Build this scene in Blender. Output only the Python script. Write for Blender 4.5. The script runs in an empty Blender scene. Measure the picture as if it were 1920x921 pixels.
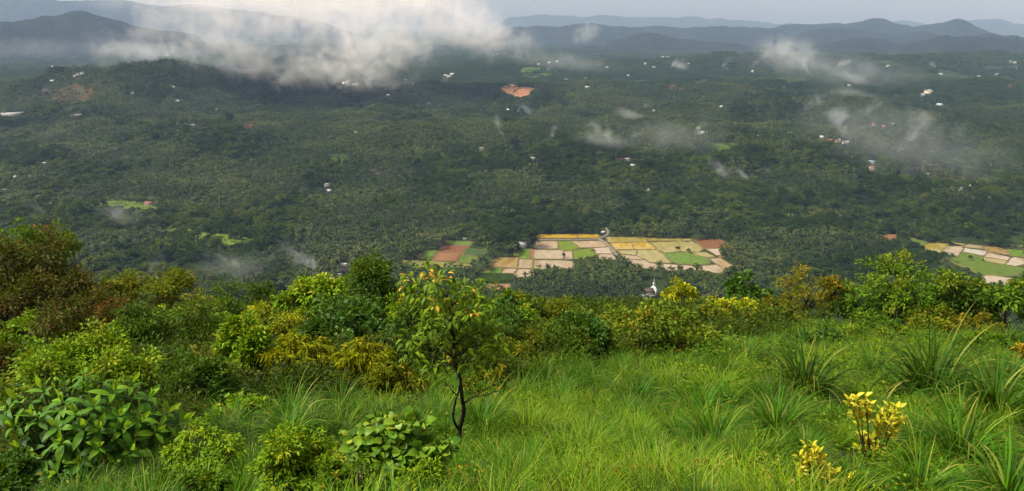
import bpy, math, random
import numpy as np
from mathutils import Vector, Matrix

random.seed(11)
rng = np.random.default_rng(11)
S = bpy.context.scene
COL = S.collection
R = math.radians

# ------------------------------------------------------------------ camera
CAMZ = 301.7
PITCH = R(16.0)
HFOV = R(66.0)
cam = bpy.data.cameras.new("camera")
cam.sensor_width = 36.0
cam.lens = 18.0 / math.tan(HFOV / 2)
cam.clip_start = 0.1
cam.clip_end = 80000
camo = bpy.data.objects.new("camera", cam)
camo.location = (0, 0, CAMZ)
camo.rotation_euler = (math.pi / 2 - PITCH, 0, 0)
COL.objects.link(camo)
S.camera = camo
FPX = 960.0 / math.tan(HFOV / 2)

# ------------------------------------------------------------------ light
SUN_EL, SUN_AZ = R(53), R(-98)      # azimuth from +Y, negative = to the left
w = bpy.data.worlds.new("World")
S.world = w
w.use_nodes = True
nt = w.node_tree
bg = nt.nodes["Background"]
sky = nt.nodes.new("ShaderNodeTexSky")
sky.sky_type = 'NISHITA'
sky.sun_disc = False
sky.sun_elevation = SUN_EL
sky.sun_rotation = SUN_AZ
sky.dust_density = 3.0
hs = nt.nodes.new("ShaderNodeHueSaturation")       # high overcast: the blue mostly greyed out
hs.inputs["Saturation"].default_value = 0.06
nt.links.new(sky.outputs[0], hs.inputs["Color"])
wm = nt.nodes.new("ShaderNodeMix"); wm.data_type = 'RGBA'; wm.blend_type = 'MULTIPLY'
wm.inputs[0].default_value = 1.0; wm.inputs[7].default_value = (1.13, 1.0, 0.89, 1)
nt.links.new(hs.outputs[0], wm.inputs[6])
nt.links.new(wm.outputs[2], bg.inputs["Color"])
bg.inputs["Strength"].default_value = 0.085
sun = bpy.data.lights.new("sun", 'SUN')
sun.energy = 4.0
sun.angle = R(18)
sun.color = (1.0, 0.95, 0.86)
suno = bpy.data.objects.new("sun", sun)
sd = Vector((math.sin(SUN_AZ) * math.cos(SUN_EL), math.cos(SUN_AZ) * math.cos(SUN_EL), math.sin(SUN_EL)))
suno.rotation_euler = sd.to_track_quat('Z', 'Y').to_euler()
suno.location = (0, 0, CAMZ + 40)
COL.objects.link(suno)

S.view_settings.view_transform = 'Standard'
S.view_settings.look = 'None'
S.view_settings.exposure = 0.75
S.view_settings.gamma = 1.0
S.render.engine = 'CYCLES'
S.cycles.use_denoising = True
S.cycles.denoising_prefilter = 'ACCURATE'
S.cycles.denoising_input_passes = 'RGB_ALBEDO_NORMAL'
S.cycles.max_bounces = 6
S.cycles.diffuse_bounces = 1
S.cycles.glossy_bounces = 2
S.cycles.transmission_bounces = 3
S.cycles.transparent_max_bounces = 6
S.cycles.volume_bounces = 2
S.cycles.volume_step_rate = 0.35
S.cycles.volume_max_steps = 256

# ------------------------------------------------------------------ helpers: pixels, noise
FWD = np.array([0, math.cos(PITCH), -math.sin(PITCH)])
UPV = np.array([0, math.sin(PITCH), math.cos(PITCH)])


def ray(px, py):
    px = np.asarray(px, float); py = np.asarray(py, float)
    u = (px - 960) / FPX; v = (460.5 - py) / FPX
    d = np.stack([u, FWD[1] + v * UPV[1], FWD[2] + v * UPV[2]], -1)
    return d


def project(P):
    P = np.asarray(P, float)
    q = P - np.array([0, 0, CAMZ])
    f = q @ FWD
    f = np.where(np.abs(f) < 1e-3, 1e-3, f)
    return 960 + FPX * q[..., 0] / f, 460.5 - FPX * (q @ UPV) / f, f


def _h(ix, iy, s):
    v = np.sin(ix * 127.1 + iy * 311.7 + s * 74.7) * 43758.5453
    return v - np.floor(v)


def vnoise(x, y, s=0):
    x = np.asarray(x, float); y = np.asarray(y, float)
    ix = np.floor(x); iy = np.floor(y)
    fx = x - ix; fy = y - iy
    fx = fx * fx * (3 - 2 * fx); fy = fy * fy * (3 - 2 * fy)
    a = _h(ix, iy, s); b = _h(ix + 1, iy, s); c = _h(ix, iy + 1, s); d = _h(ix + 1, iy + 1, s)
    return (a * (1 - fx) + b * fx) * (1 - fy) + (c * (1 - fx) + d * fx) * fy


def fbm(x, y, s=0, o=4):
    t = 0; a = 0.5; n = 0
    for k in range(o):
        t = t + a * vnoise(x, y, s + k * 3.1); n += a
        x = x * 2.03 + 5.2; y = y * 2.03 + 1.3; a *= 0.5
    return t / n


# ------------------------------------------------------------------ terrain
PD = np.array([-4000, -400, -60, -8, 0, 3, 7, 11, 19, 28, 40, 65, 90, 150, 400, 640, 730, 4000, 1e6])
PZ = np.array([260, 120, 14, -0.3, -1.7, -2.7, -4.6, -6.55, -9.7, -12.9, -17.2, -25.5, -37, -66, -185, -285, -330, -1800, -4e5])
KN = []          # (x, y, height, half width across, half depth)


def knoll(px, dist, h, hw, hd):
    d = ray(px, 200); k = dist / math.hypot(d[0], d[1])
    KN.append((d[0] * k, d[1] * k, h, hw, hd, math.atan2(d[0], d[1])))


knoll(275, 2850, 118, 330, 330)
knoll(70, 2900, 62, 300, 300)
knoll(1230, 1800, 34, 330, 230)
knoll(730, 1850, 30, 330, 240)
knoll(1120, 2950, 52, 650, 330)
knoll(1560, 2600, 40, 480, 260)
knoll(1780, 3450, 62, 900, 330)
knoll(600, 2950, 46, 420, 300)
knoll(1000, 4300, 50, 900, 380)
knoll(1480, 4500, 75, 800, 400)
knoll(350, 2150, 22, 500, 260)
knoll(1850, 5200, 80, 700, 500)
knoll(120, 4300, 45, 600, 350)


def H(x, y):
    x = np.asarray(x, float); y = np.asarray(y, float)
    r = np.hypot(x, y); az = np.arctan2(x, y)
    d = r * np.cos(0.8 * az)
    pz = np.interp(d, PD, PZ) + CAMZ
    near = np.clip(1 - r / 110, 0, 1)
    pz = pz + near * np.clip(r / 8, 0, 1) * ((fbm(x / 7, y / 7, 3, 3) - 0.5) * 1.1 + (fbm(x / 2.2, y / 2.2, 9, 2) - 0.5) * 0.35)
    v = (fbm(x / 420 + 9, y / 420, 5, 4) - 0.42) * 60 * np.clip((r - 1300) / 800, 0, 1)
    v = v + np.abs(fbm(x / 190 + 3, y / 260, 15, 3) - 0.5) * 85 * np.clip((r - 1230) / 350, 0, 1)
    for kx, ky, h, hw, hd, ka in KN:
        ca, sa = math.cos(ka), math.sin(ka)
        dx = (x - kx) * ca - (y - ky) * sa; dy = (x - kx) * sa + (y - ky) * ca
        q = (dx / hw) ** 2 + (dy / hd) ** 2
        v = v + h * np.exp(-q * 0.9) * (0.8 + 0.4 * fbm(x / 160, y / 160, 17, 3))
    v = np.maximum(v, 0)
    return np.maximum(pz, v)


def hit(px, py, lo=2.0, hi=60000.0, off=0.0):
    """points on the ground seen at the pixels px, py"""
    px = np.atleast_1d(np.asarray(px, float)); py = np.atleast_1d(np.asarray(py, float))
    d = ray(px, py)
    t = np.full(px.shape, lo); done = np.zeros(px.shape, bool); tl = t.copy()
    while True:
        P = d * t[:, None]; z = P[:, 2] + CAMZ - H(P[:, 0], P[:, 1]) - off
        done |= z <= 0
        if done.all() or t.max() > hi: break
        tl = np.where(done, tl, t)
        t = np.where(done, t, t * 1.012 + 0.02)
    a, b = tl, t
    for _ in range(24):
        m = (a + b) / 2
        P = d * m[:, None]; z = P[:, 2] + CAMZ - H(P[:, 0], P[:, 1]) - off
        a = np.where(z > 0, m, a); b = np.where(z > 0, b, m)
    P = d * b[:, None]
    return np.stack([P[:, 0], P[:, 1], H(P[:, 0], P[:, 1])], -1)


_HITS = {}


def prefetch(L):
    L = [(float(a), float(b)) for a, b in L]
    for q, g in zip(L, hit([a for a, b in L], [b for a, b in L], lo=700.0)): _HITS[q] = g


def hit1(px, py):
    k = (float(px), float(py))
    if k not in _HITS: prefetch([k])
    return _HITS[k]


def plane(px, py, z):
    d = ray(px, py); t = (z - CAMZ) / d[..., 2]
    return np.stack([d[..., 0] * t, d[..., 1] * t, np.full(np.shape(t), z)], -1)


# ------------------------------------------------------------------ helpers: meshes, objects
def make_mesh(name, V, F, mats, fm=None, attrs=None, smooth=False):
    """V (n,3); F list of int arrays (m,k); fm list of material indices per F block or per face"""
    me = bpy.data.meshes.new(name)
    V = np.asarray(V, np.float32)
    F = [np.asarray(f, np.int32) for f in F if len(f)]
    nl = sum(f.size for f in F); nf = sum(len(f) for f in F)
    me.vertices.add(len(V)); me.vertices.foreach_set("co", V.ravel())
    me.loops.add(nl); me.polygons.add(nf)
    me.loops.foreach_set("vertex_index", np.concatenate([f.ravel() for f in F]))
    tot = np.concatenate([np.full(len(f), f.shape[1], np.int32) for f in F])
    st = np.concatenate([[0], np.cumsum(tot)[:-1]]).astype(np.int32)
    me.polygons.foreach_set("loop_start", st)
    me.polygons.foreach_set("loop_total", tot)
    for m in (mats if isinstance(mats, (list, tuple)) else [mats]): me.materials.append(m)
    if fm is not None: me.polygons.foreach_set("material_index", np.asarray(fm, np.int32))
    if smooth: me.polygons.foreach_set("use_smooth", np.ones(nf, bool))
    for k, a in (attrs or {}).items():
        at = me.attributes.new(k, 'FLOAT', 'POINT'); at.data.foreach_set("value", np.asarray(a, np.float32))
    me.update(calc_edges=True)
    return me


class MB:
    """collects geometry; every block carries a material index and vertex attributes"""
    def __init__(s): s.V = []; s.F = []; s.M = []; s.A = {}; s.n = 0
    def add(s, V, F, m=0, **attr):
        V = np.asarray(V, float)
        if not isinstance(F, list): F = [F]
        for f in F:
            f = np.asarray(f, np.int64)
            if len(f): s.F.append(f + s.n); s.M.append(np.full(len(f), m, np.int32))
        for k in set(s.A) | set(attr):
            s.A.setdefault(k, np.zeros(s.n))
            a = attr.get(k, 0.0)
            s.A[k] = np.concatenate([s.A[k], np.broadcast_to(np.asarray(a, float), (len(V),))])
        s.V.append(V); s.n += len(V)
    def mesh(s, name, mats, smooth=False):
        return make_mesh(name, np.concatenate(s.V), s.F, mats, np.concatenate(s.M), s.A, smooth)
    def box(s, c, size, m=0, rz=0.0, taper=1.0):
        x, y, z = np.asarray(size) / 2
        V = np.array([[-x, -y, -z], [x, -y, -z], [x, y, -z], [-x, y, -z],
                      [-x * taper, -y * taper, z], [x * taper, -y * taper, z], [x * taper, y * taper, z], [-x * taper, y * taper, z]])
        ca, sa = math.cos(rz), math.sin(rz)
        V = V @ np.array([[ca, sa, 0], [-sa, ca, 0], [0, 0, 1]]) + np.asarray(c)
        s.add(V, np.array([[0, 3, 2, 1], [4, 5, 6, 7], [0, 1, 5, 4], [1, 2, 6, 5], [2, 3, 7, 6], [3, 0, 4, 7]]), m)
    def tube(s, P, rad, n=6, m=0, **attr):
        P = np.asarray(P, float); rad = np.broadcast_to(np.asarray(rad, float), (len(P),))
        T = np.gradient(P, axis=0); T /= np.linalg.norm(T, axis=1)[:, None] + 1e-9
        ref = np.array([0.31, 0.17, 0.93]) if abs(T[0][2]) < 0.9 else np.array([0.95, 0.2, 0.1])
        A = np.cross(T, ref); A /= np.linalg.norm(A, axis=1)[:, None] + 1e-9
        B = np.cross(T, A)
        a = np.linspace(0, 2 * math.pi, n, endpoint=False)
        V = (P[:, None] + rad[:, None, None] * (np.cos(a)[None, :, None] * A[:, None] + np.sin(a)[None, :, None] * B[:, None])).reshape(-1, 3)
        k = np.arange(len(P) - 1)[:, None] * n; i = np.arange(n)[None]; j = (i + 1) % n
        F = np.stack(np.broadcast_arrays(k + i, k + j, k + n + j, k + n + i), -1).reshape(-1, 4)
        s.add(V, F, m, **attr)


def link(name, me, parent=None, loc=None, rz=0.0, scale=None):
    o = bpy.data.objects.new(name, me)
    COL.objects.link(o)
    if parent is not None: o.parent = parent
    if loc is not None: o.location = loc
    if rz: o.rotation_euler = (0, 0, rz)
    if scale is not None: o.scale = scale if hasattr(scale, '__len__') else (scale,) * 3
    return o


def tag(o, label, cat, group=None):
    o["label"] = label; o["category"] = cat
    if group: o["group"] = group
    return o


def thing(name, label, cat, loc, rz=0.0, group=None):
    o = link(name, None, None, loc, rz)
    o.empty_display_size = 0.2
    return tag(o, label, cat, group)


def copy_tree(o, parent=None):
    c = o.copy(); COL.objects.link(c)
    if parent is not None: c.parent = parent
    for ch in list(o.children): copy_tree(ch, c)
    return c


def kind(o, k): o["kind"] = k; return o


# ------------------------------------------------------------------ materials
def N(nt, t, **kw):
    n = nt.nodes.new(t)
    for k, v in kw.items(): setattr(n, k, v)
    return n


def newmat(name):
    m = bpy.data.materials.new(name); m.use_nodes = True
    nt = m.node_tree
    return m, nt, nt.nodes["Principled BSDF"], nt.nodes["Material Output"]


def ramp(nt, fac, stops):
    r = N(nt, "ShaderNodeValToRGB"); e = r.color_ramp.elements
    while len(e) < len(stops): e.new(0.5)
    for i, (p, c) in enumerate(stops):
        e[i].position = p; e[i].color = (*c, 1)
    nt.links.new(fac, r.inputs[0])
    return r.outputs[0]


def mix(nt, fac, a, b):
    m = N(nt, "ShaderNodeMix", data_type='RGBA')
    for s, v in ((m.inputs[0], fac), (m.inputs[6], a), (m.inputs[7], b)):
        if hasattr(v, "is_linked") or hasattr(v, "links"): nt.links.new(v, s)
        elif isinstance(v, (int, float)): s.default_value = v
        else: s.default_value = (*v, 1)
    return m.outputs[2]


def attr(nt, name, t='GEOMETRY'):
    a = N(nt, "ShaderNodeAttribute", attribute_name=name, attribute_type=t)
    return a.outputs["Fac"]


def math_(nt, op, a, b=0.0, clamp=False):
    m = N(nt, "ShaderNodeMath", operation=op, use_clamp=clamp)
    for s, v in ((m.inputs[0], a), (m.inputs[1], b)):
        if isinstance(v, (int, float)): s.default_value = v
        else: nt.links.new(v, s)
    return m.outputs[0]


def noise(nt, vec, scale, detail=4, rough=0.55):
    n = N(nt, "ShaderNodeTexNoise")
    n.inputs["Scale"].default_value = scale; n.inputs["Detail"].default_value = detail; n.inputs["Roughness"].default_value = rough
    if vec is not None: nt.links.new(vec, n.inputs["Vector"])
    return n.outputs[0]


def leafmat(name, stops, young=(0.30, 0.26, 0.02), trans=0.24, rough=0.55, spec=0.10, tinted=None, jitter=0.5):
    """leaf colour from the per-leaf value lv, young flush from yng; tinted = stops over the per-plant value tint"""
    m, nt, b, out = newmat(name)
    c = ramp(nt, attr(nt, "lv"), stops)
    if tinted:
        t = attr(nt, "tint", 'INSTANCER')
        tc = ramp(nt, t, tinted)
        c = mix(nt, 0.72, c, tc)
    c = mix(nt, attr(nt, "yng"), c, young)
    h = N(nt, "ShaderNodeHueSaturation")
    lv = attr(nt, "lv2")
    nt.links.new(math_(nt, 'MULTIPLY_ADD', lv, jitter), h.inputs["Value"])
    h.inputs["Value"].links[0].from_node.inputs[2].default_value = 1 - jitter / 2
    nt.links.new(c, h.inputs["Color"])
    c = h.outputs[0]
    nt.links.new(c, b.inputs["Base Color"])
    b.inputs["Roughness"].default_value = rough
    b.inputs["Specular IOR Level"].default_value = spec
    if trans > 0:
        tr = N(nt, "ShaderNodeBsdfTranslucent"); nt.links.new(mix(nt, 0.35, c, (0.22, 0.30, 0.01)), tr.inputs[0])
        ms = N(nt, "ShaderNodeMixShader"); ms.inputs[0].default_value = trans
        nt.links.new(b.outputs[0], ms.inputs[1]); nt.links.new(tr.outputs[0], ms.inputs[2])
        nt.links.new(ms.outputs[0], out.inputs[0])
    return m


def plain(name, col, rough=0.8, var=0.25, scale=3.0, spec=0.3, bump=0.0, col2=None):
    m, nt, b, out = newmat(name)
    tc = N(nt, "ShaderNodeTexCoord")
    n = noise(nt, tc.outputs["Object"], scale, 5, 0.6)
    c2 = col2 or tuple(v * (1 - var) for v in col)
    c = ramp(nt, n, [(0.35, c2), (0.65, col)])
    nt.links.new(c, b.inputs["Base Color"])
    b.inputs["Roughness"].default_value = rough
    b.inputs["Specular IOR Level"].default_value = spec
    if bump:
        bp = N(nt, "ShaderNodeBump"); bp.inputs["Strength"].default_value = bump
        nt.links.new(n, bp.inputs["Height"]); nt.links.new(bp.outputs[0], b.inputs["Normal"])
    return m


BARK = plain("bark", (0.075, 0.05, 0.034), 0.9, 0.5, 14, 0.2, 0.5)
DARKBARK = plain("dark_bark", (0.035, 0.024, 0.018), 0.9, 0.5, 14, 0.2, 0.5, (0.016, 0.012, 0.010))
PALEBARK = plain("pale_bark", (0.16, 0.13, 0.10), 0.9, 0.4, 6, 0.2)

# ------------------------------------------------------------------ ground sheet
def build_ground():
    rr = np.concatenate([[0.0], np.geomspace(1.2, 120, 150), np.geomspace(123, 700, 50), np.geomspace(712, 6500, 190), np.geomspace(6700, 25400, 30)])
    az = np.concatenate([np.linspace(-math.pi, -R(48), 40, endpoint=False), np.linspace(-R(48), R(48), 300, endpoint=False), np.linspace(R(48), math.pi, 40, endpoint=False)])
    rg, ag = np.meshgrid(rr[1:], az, indexing='ij')
    x = rg * np.sin(ag); y = rg * np.cos(ag); z = H(x, y)
    z = np.where(rg > 6500, z * np.clip(1.6 - rg / 11000, 0, 1), z)
    V = np.concatenate([[[0, 0, float(H(0.0, 0.01))]], np.stack([x, y, z], -1).reshape(-1, 3)])
    na = len(az); nr = len(rr) - 1
    i = np.arange(nr - 1)[:, None]; j = np.arange(na)[None]; j2 = (j + 1) % na
    F = np.stack(np.broadcast_arrays(1 + i * na + j, 1 + i * na + j2, 1 + (i + 1) * na + j2, 1 + (i + 1) * na + j), -1).reshape(-1, 4)
    T = np.stack([np.zeros(na, int), 1 + (np.arange(na) + 1) % na, 1 + np.arange(na)], -1)
    F = F[:, ::-1]
    m, nt, b, out = newmat("forest_floor")
    g = N(nt, "ShaderNodeNewGeometry")
    p = g.outputs["Position"]
    big = noise(nt, p, 0.0016, 6, 0.6); mid = noise(nt, p, 0.022, 5, 0.7); fine = noise(nt, p, 0.9, 4, 0.7)
    far = ramp(nt, mid, [(0.30, (0.008, 0.016, 0.004)), (0.5, (0.020, 0.038, 0.007)), (0.68, (0.045, 0.070, 0.012))])
    far = mix(nt, math_(nt, 'MULTIPLY', big, 0.55), far, (0.030, 0.042, 0.010))
    near = ramp(nt, fine, [(0.35, (0.010, 0.018, 0.004)), (0.6, (0.028, 0.045, 0.007)), (0.75, (0.050, 0.036, 0.014))])
    ln = N(nt, "ShaderNodeVectorMath", operation='LENGTH'); sub = N(nt, "ShaderNodeVectorMath", operation='SUBTRACT')
    sub.inputs[1].default_value = (0, 0, 300)
    nt.links.new(p, sub.inputs[0]); nt.links.new(sub.outputs[0], ln.inputs[0])
    f = math_(nt, 'MULTIPLY', math_(nt, 'SUBTRACT', ln.outputs["Value"], 90), 0.004, True)
    nt.links.new(mix(nt, f, near, far), b.inputs["Base Color"])
    b.inputs["Roughness"].default_value = 0.95; b.inputs["Specular IOR Level"].default_value = 0.1
    bp = N(nt, "ShaderNodeBump"); bp.inputs["Strength"].default_value = 1.0; bp.inputs["Distance"].default_value = 14
    nt.links.new(mid, bp.inputs["Height"]); nt.links.new(bp.outputs[0], b.inputs["Normal"])
    me = make_mesh("ground", V, [F, T], m, smooth=True)
    kind(link("ground", me), "structure")


build_ground()

# ------------------------------------------------------------------ far hills
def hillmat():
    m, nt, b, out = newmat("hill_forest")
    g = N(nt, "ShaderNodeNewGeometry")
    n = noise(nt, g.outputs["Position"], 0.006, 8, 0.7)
    c = ramp(nt, n, [(0.35, (0.006, 0.010, 0.004)), (0.6, (0.014, 0.024, 0.009)), (0.75, (0.026, 0.032, 0.013))])  # forest tone darkened, cloud shade over the hills put into the colour
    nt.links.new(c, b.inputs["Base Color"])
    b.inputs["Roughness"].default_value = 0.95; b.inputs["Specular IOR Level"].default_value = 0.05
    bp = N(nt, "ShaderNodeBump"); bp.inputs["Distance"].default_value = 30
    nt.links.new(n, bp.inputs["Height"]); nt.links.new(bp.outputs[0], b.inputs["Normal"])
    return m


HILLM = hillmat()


def ridge(dist, pts, depth, seed, rough=1.0):
    """a hill range with its crest seen through the pixels pts, a real flank front and back"""
    px = np.array([p[0] for p in pts], float); py = np.array([p[1] for p in pts], float)
    n = 160; m = 36
    u = np.linspace(px[0], px[-1], n)
    v = np.interp(u, px, py)
    k = np.ones(7) / 7; v = np.convolve(np.pad(v, 3, mode='edge'), k, 'valid')
    d = ray(u, v); rh = np.hypot(d[:, 0], d[:, 1]); t = dist / rh
    cz = CAMZ + d[:, 2] * t
    az = np.arctan2(d[:, 0], d[:, 1])
    cz = cz + (fbm(u / 26, np.full(n, seed * 3.3), seed + 7, 4) - 0.5) * dist / FPX * 6.5
    edge = np.clip(np.minimum(np.arange(n), np.arange(n)[::-1]) / 14.0, 0, 1); edge = edge * edge * (3 - 2 * edge)
    s = np.linspace(-1, 1, m)
    prof = np.cos(s * math.pi / 2) ** 1.15
    wig = (fbm(u / 110, np.full(n, seed), seed, 2) - 0.5) * depth * 0.6
    rad = dist + s[None, :] * depth + wig[:, None]
    x = rad * np.sin(az)[:, None]; y = rad * np.cos(az)[:, None]
    q = fbm(x / (depth * 0.28), y / (depth * 0.28), seed, 5) - 0.5
    z = cz[:, None] * edge[:, None] * prof[None, :] * (1 + 0.5 * rough * q * (1 - prof[None, :] ** 3)) - 15
    z += (fbm(x / 60, y / 60, seed + 4, 3) - 0.5) * 16 * prof[None, :]
    V = np.stack([x, y, z], -1).reshape(-1, 3)
    i = np.arange(n - 1)[:, None] * m; j = np.arange(m - 1)[None]
    F = np.stack(np.broadcast_arrays(i + j, i + j + 1, i + m + j + 1, i + m + j), -1).reshape(-1, 4)[:, ::-1]
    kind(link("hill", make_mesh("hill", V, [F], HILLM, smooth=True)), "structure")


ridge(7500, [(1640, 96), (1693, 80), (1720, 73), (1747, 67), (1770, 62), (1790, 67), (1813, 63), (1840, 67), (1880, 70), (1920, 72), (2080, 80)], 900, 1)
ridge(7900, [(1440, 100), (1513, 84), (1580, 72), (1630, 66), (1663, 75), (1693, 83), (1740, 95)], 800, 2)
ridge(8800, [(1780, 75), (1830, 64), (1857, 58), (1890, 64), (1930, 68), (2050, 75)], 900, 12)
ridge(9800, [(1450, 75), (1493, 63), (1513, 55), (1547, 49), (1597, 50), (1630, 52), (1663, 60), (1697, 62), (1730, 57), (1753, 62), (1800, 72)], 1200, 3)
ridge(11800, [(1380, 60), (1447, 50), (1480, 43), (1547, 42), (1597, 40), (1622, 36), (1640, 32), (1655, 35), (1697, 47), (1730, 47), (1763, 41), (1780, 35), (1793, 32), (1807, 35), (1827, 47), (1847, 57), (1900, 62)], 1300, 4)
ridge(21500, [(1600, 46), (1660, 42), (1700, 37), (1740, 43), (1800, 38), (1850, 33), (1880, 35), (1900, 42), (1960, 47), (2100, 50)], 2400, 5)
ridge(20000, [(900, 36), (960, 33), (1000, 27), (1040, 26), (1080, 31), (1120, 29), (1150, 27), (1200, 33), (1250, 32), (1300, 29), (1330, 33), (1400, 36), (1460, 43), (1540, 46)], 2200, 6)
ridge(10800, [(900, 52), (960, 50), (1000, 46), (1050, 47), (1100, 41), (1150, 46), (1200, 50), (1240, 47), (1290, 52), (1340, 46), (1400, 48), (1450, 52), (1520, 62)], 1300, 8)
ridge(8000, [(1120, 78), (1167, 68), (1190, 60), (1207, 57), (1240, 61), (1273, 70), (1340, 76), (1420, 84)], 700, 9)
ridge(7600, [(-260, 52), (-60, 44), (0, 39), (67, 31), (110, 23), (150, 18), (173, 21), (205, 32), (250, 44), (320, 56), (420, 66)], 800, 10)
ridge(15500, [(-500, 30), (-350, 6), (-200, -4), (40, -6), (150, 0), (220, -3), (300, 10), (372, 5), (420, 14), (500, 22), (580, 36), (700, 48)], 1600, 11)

# ------------------------------------------------------------------ plots, meadows, clearings (pixel outlines on the ground)
def cropA(L): return [(960 + x / 4, 420 + y / 4) for x, y in L]
def crop5(L): return [(640 + x / 3, 300 + y / 3) for x, y in L]
def crop6(L): return [(1280 + x / 3, 300 + y / 3) for x, y in L]
def crop4(L): return [(x / 3, 300 + y / 3) for x, y in L]
def crop2(L): return [(640 + x / 3, y / 3) for x, y in L]
def crop1(L): return [(x / 3, y / 3) for x, y in L]
def cropR(L): return [(1620 + x / 6.4, 420 + y / 6.4) for x, y in L]


def water(name, c1, c2, rough=0.07, scale=0.05):
    m, nt, b, out = newmat(name)
    g = N(nt, "ShaderNodeNewGeometry")
    mp = N(nt, "ShaderNodeMapping"); mp.inputs["Scale"].default_value = (1.0, 0.40, 1)
    nt.links.new(g.outputs["Position"], mp.inputs[0])
    n = noise(nt, mp.outputs[0], scale * 2.2, 8, 0.72)
    nt.links.new(ramp(nt, n, [(0.36, c1), (0.62, c2)]), b.inputs["Base Color"])
    b.inputs["Roughness"].default_value = rough; b.inputs["Specular IOR Level"].default_value = 0.5
    return m


def turf(name, c1, c2, scale=0.12):
    m, nt, b, out = newmat(name)
    g = N(nt, "ShaderNodeNewGeometry")
    n = noise(nt, g.outputs["Position"], scale, 7, 0.68)
    nt.links.new(ramp(nt, n, [(0.34, c1), (0.64, c2)]), b.inputs["Base Color"])
    b.inputs["Roughness"].default_value = 0.95; b.inputs["Specular IOR Level"].default_value = 0.1
    bp = N(nt, "ShaderNodeBump"); bp.inputs["Distance"].default_value = 0.5
    nt.links.new(n, bp.inputs["Height"]); nt.links.new(bp.outputs[0], b.inputs["Normal"])
    return m


PM = {
    'ochre': water("ochre_water", (0.27, 0.175, 0.015), (0.38, 0.26, 0.03)),
    'gold': water("gold_water", (0.33, 0.195, 0.010), (0.40, 0.255, 0.02)),
    'olive': water("olive_water", (0.19, 0.155, 0.018), (0.28, 0.22, 0.04)),
    'beige': water("beige_mud", (0.215, 0.160, 0.085), (0.32, 0.25, 0.15), 0.08),
    'pale': water("pale_mud", (0.28, 0.215, 0.14), (0.36, 0.285, 0.20), 0.08),
    'grey': water("grey_water", (0.28, 0.27, 0.22), (0.36, 0.34, 0.28), 0.2),
    'sage': water("sage_water", (0.19, 0.165, 0.04), (0.28, 0.24, 0.085), 0.25),
    'peach': water("peach_water", (0.235, 0.15, 0.065), (0.33, 0.25, 0.15), 0.25),
    'brown': water("brown_water", (0.17, 0.11, 0.025), (0.29, 0.20, 0.08), 0.2),
    'green': turf("rice_green", (0.05, 0.11, 0.009), (0.11, 0.17, 0.016)),
    'lime': turf("rice_lime", (0.065, 0.115, 0.009), (0.125, 0.17, 0.016)),
    'grass': turf("field_grass", (0.055, 0.105, 0.015), (0.11, 0.17, 0.03)),
    'meadow': turf("meadow_grass", (0.045, 0.085, 0.010), (0.105, 0.14, 0.018)),
    'dry': turf("dry_grass", (0.10, 0.11, 0.025), (0.19, 0.18, 0.05)),
    'dark': turf("dark_crop", (0.025, 0.055, 0.014), (0.05, 0.09, 0.022)),
    'soil': turf("red_soil", (0.11, 0.045, 0.02), (0.175, 0.08, 0.036), 0.3),
    'orange': turf("orange_soil", (0.12, 0.055, 0.024), (0.23, 0.115, 0.05), 0.08),
    'brownsoil': turf("brown_soil", (0.20, 0.10, 0.05), (0.28, 0.15, 0.08), 0.2),
    'rust': turf("rust_soil", (0.030, 0.038, 0.012), (0.105, 0.052, 0.024), 0.05),
    'clay': turf('orange_clay', (0.26, 0.115, 0.05), (0.42, 0.22, 0.11), 0.06),
    'faint': turf('far_meadow', (0.026, 0.055, 0.007), (0.060, 0.10, 0.012)),
    'rock': turf("dark_rock", (0.028, 0.026, 0.026), (0.06, 0.055, 0.052), 0.15),
}
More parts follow.
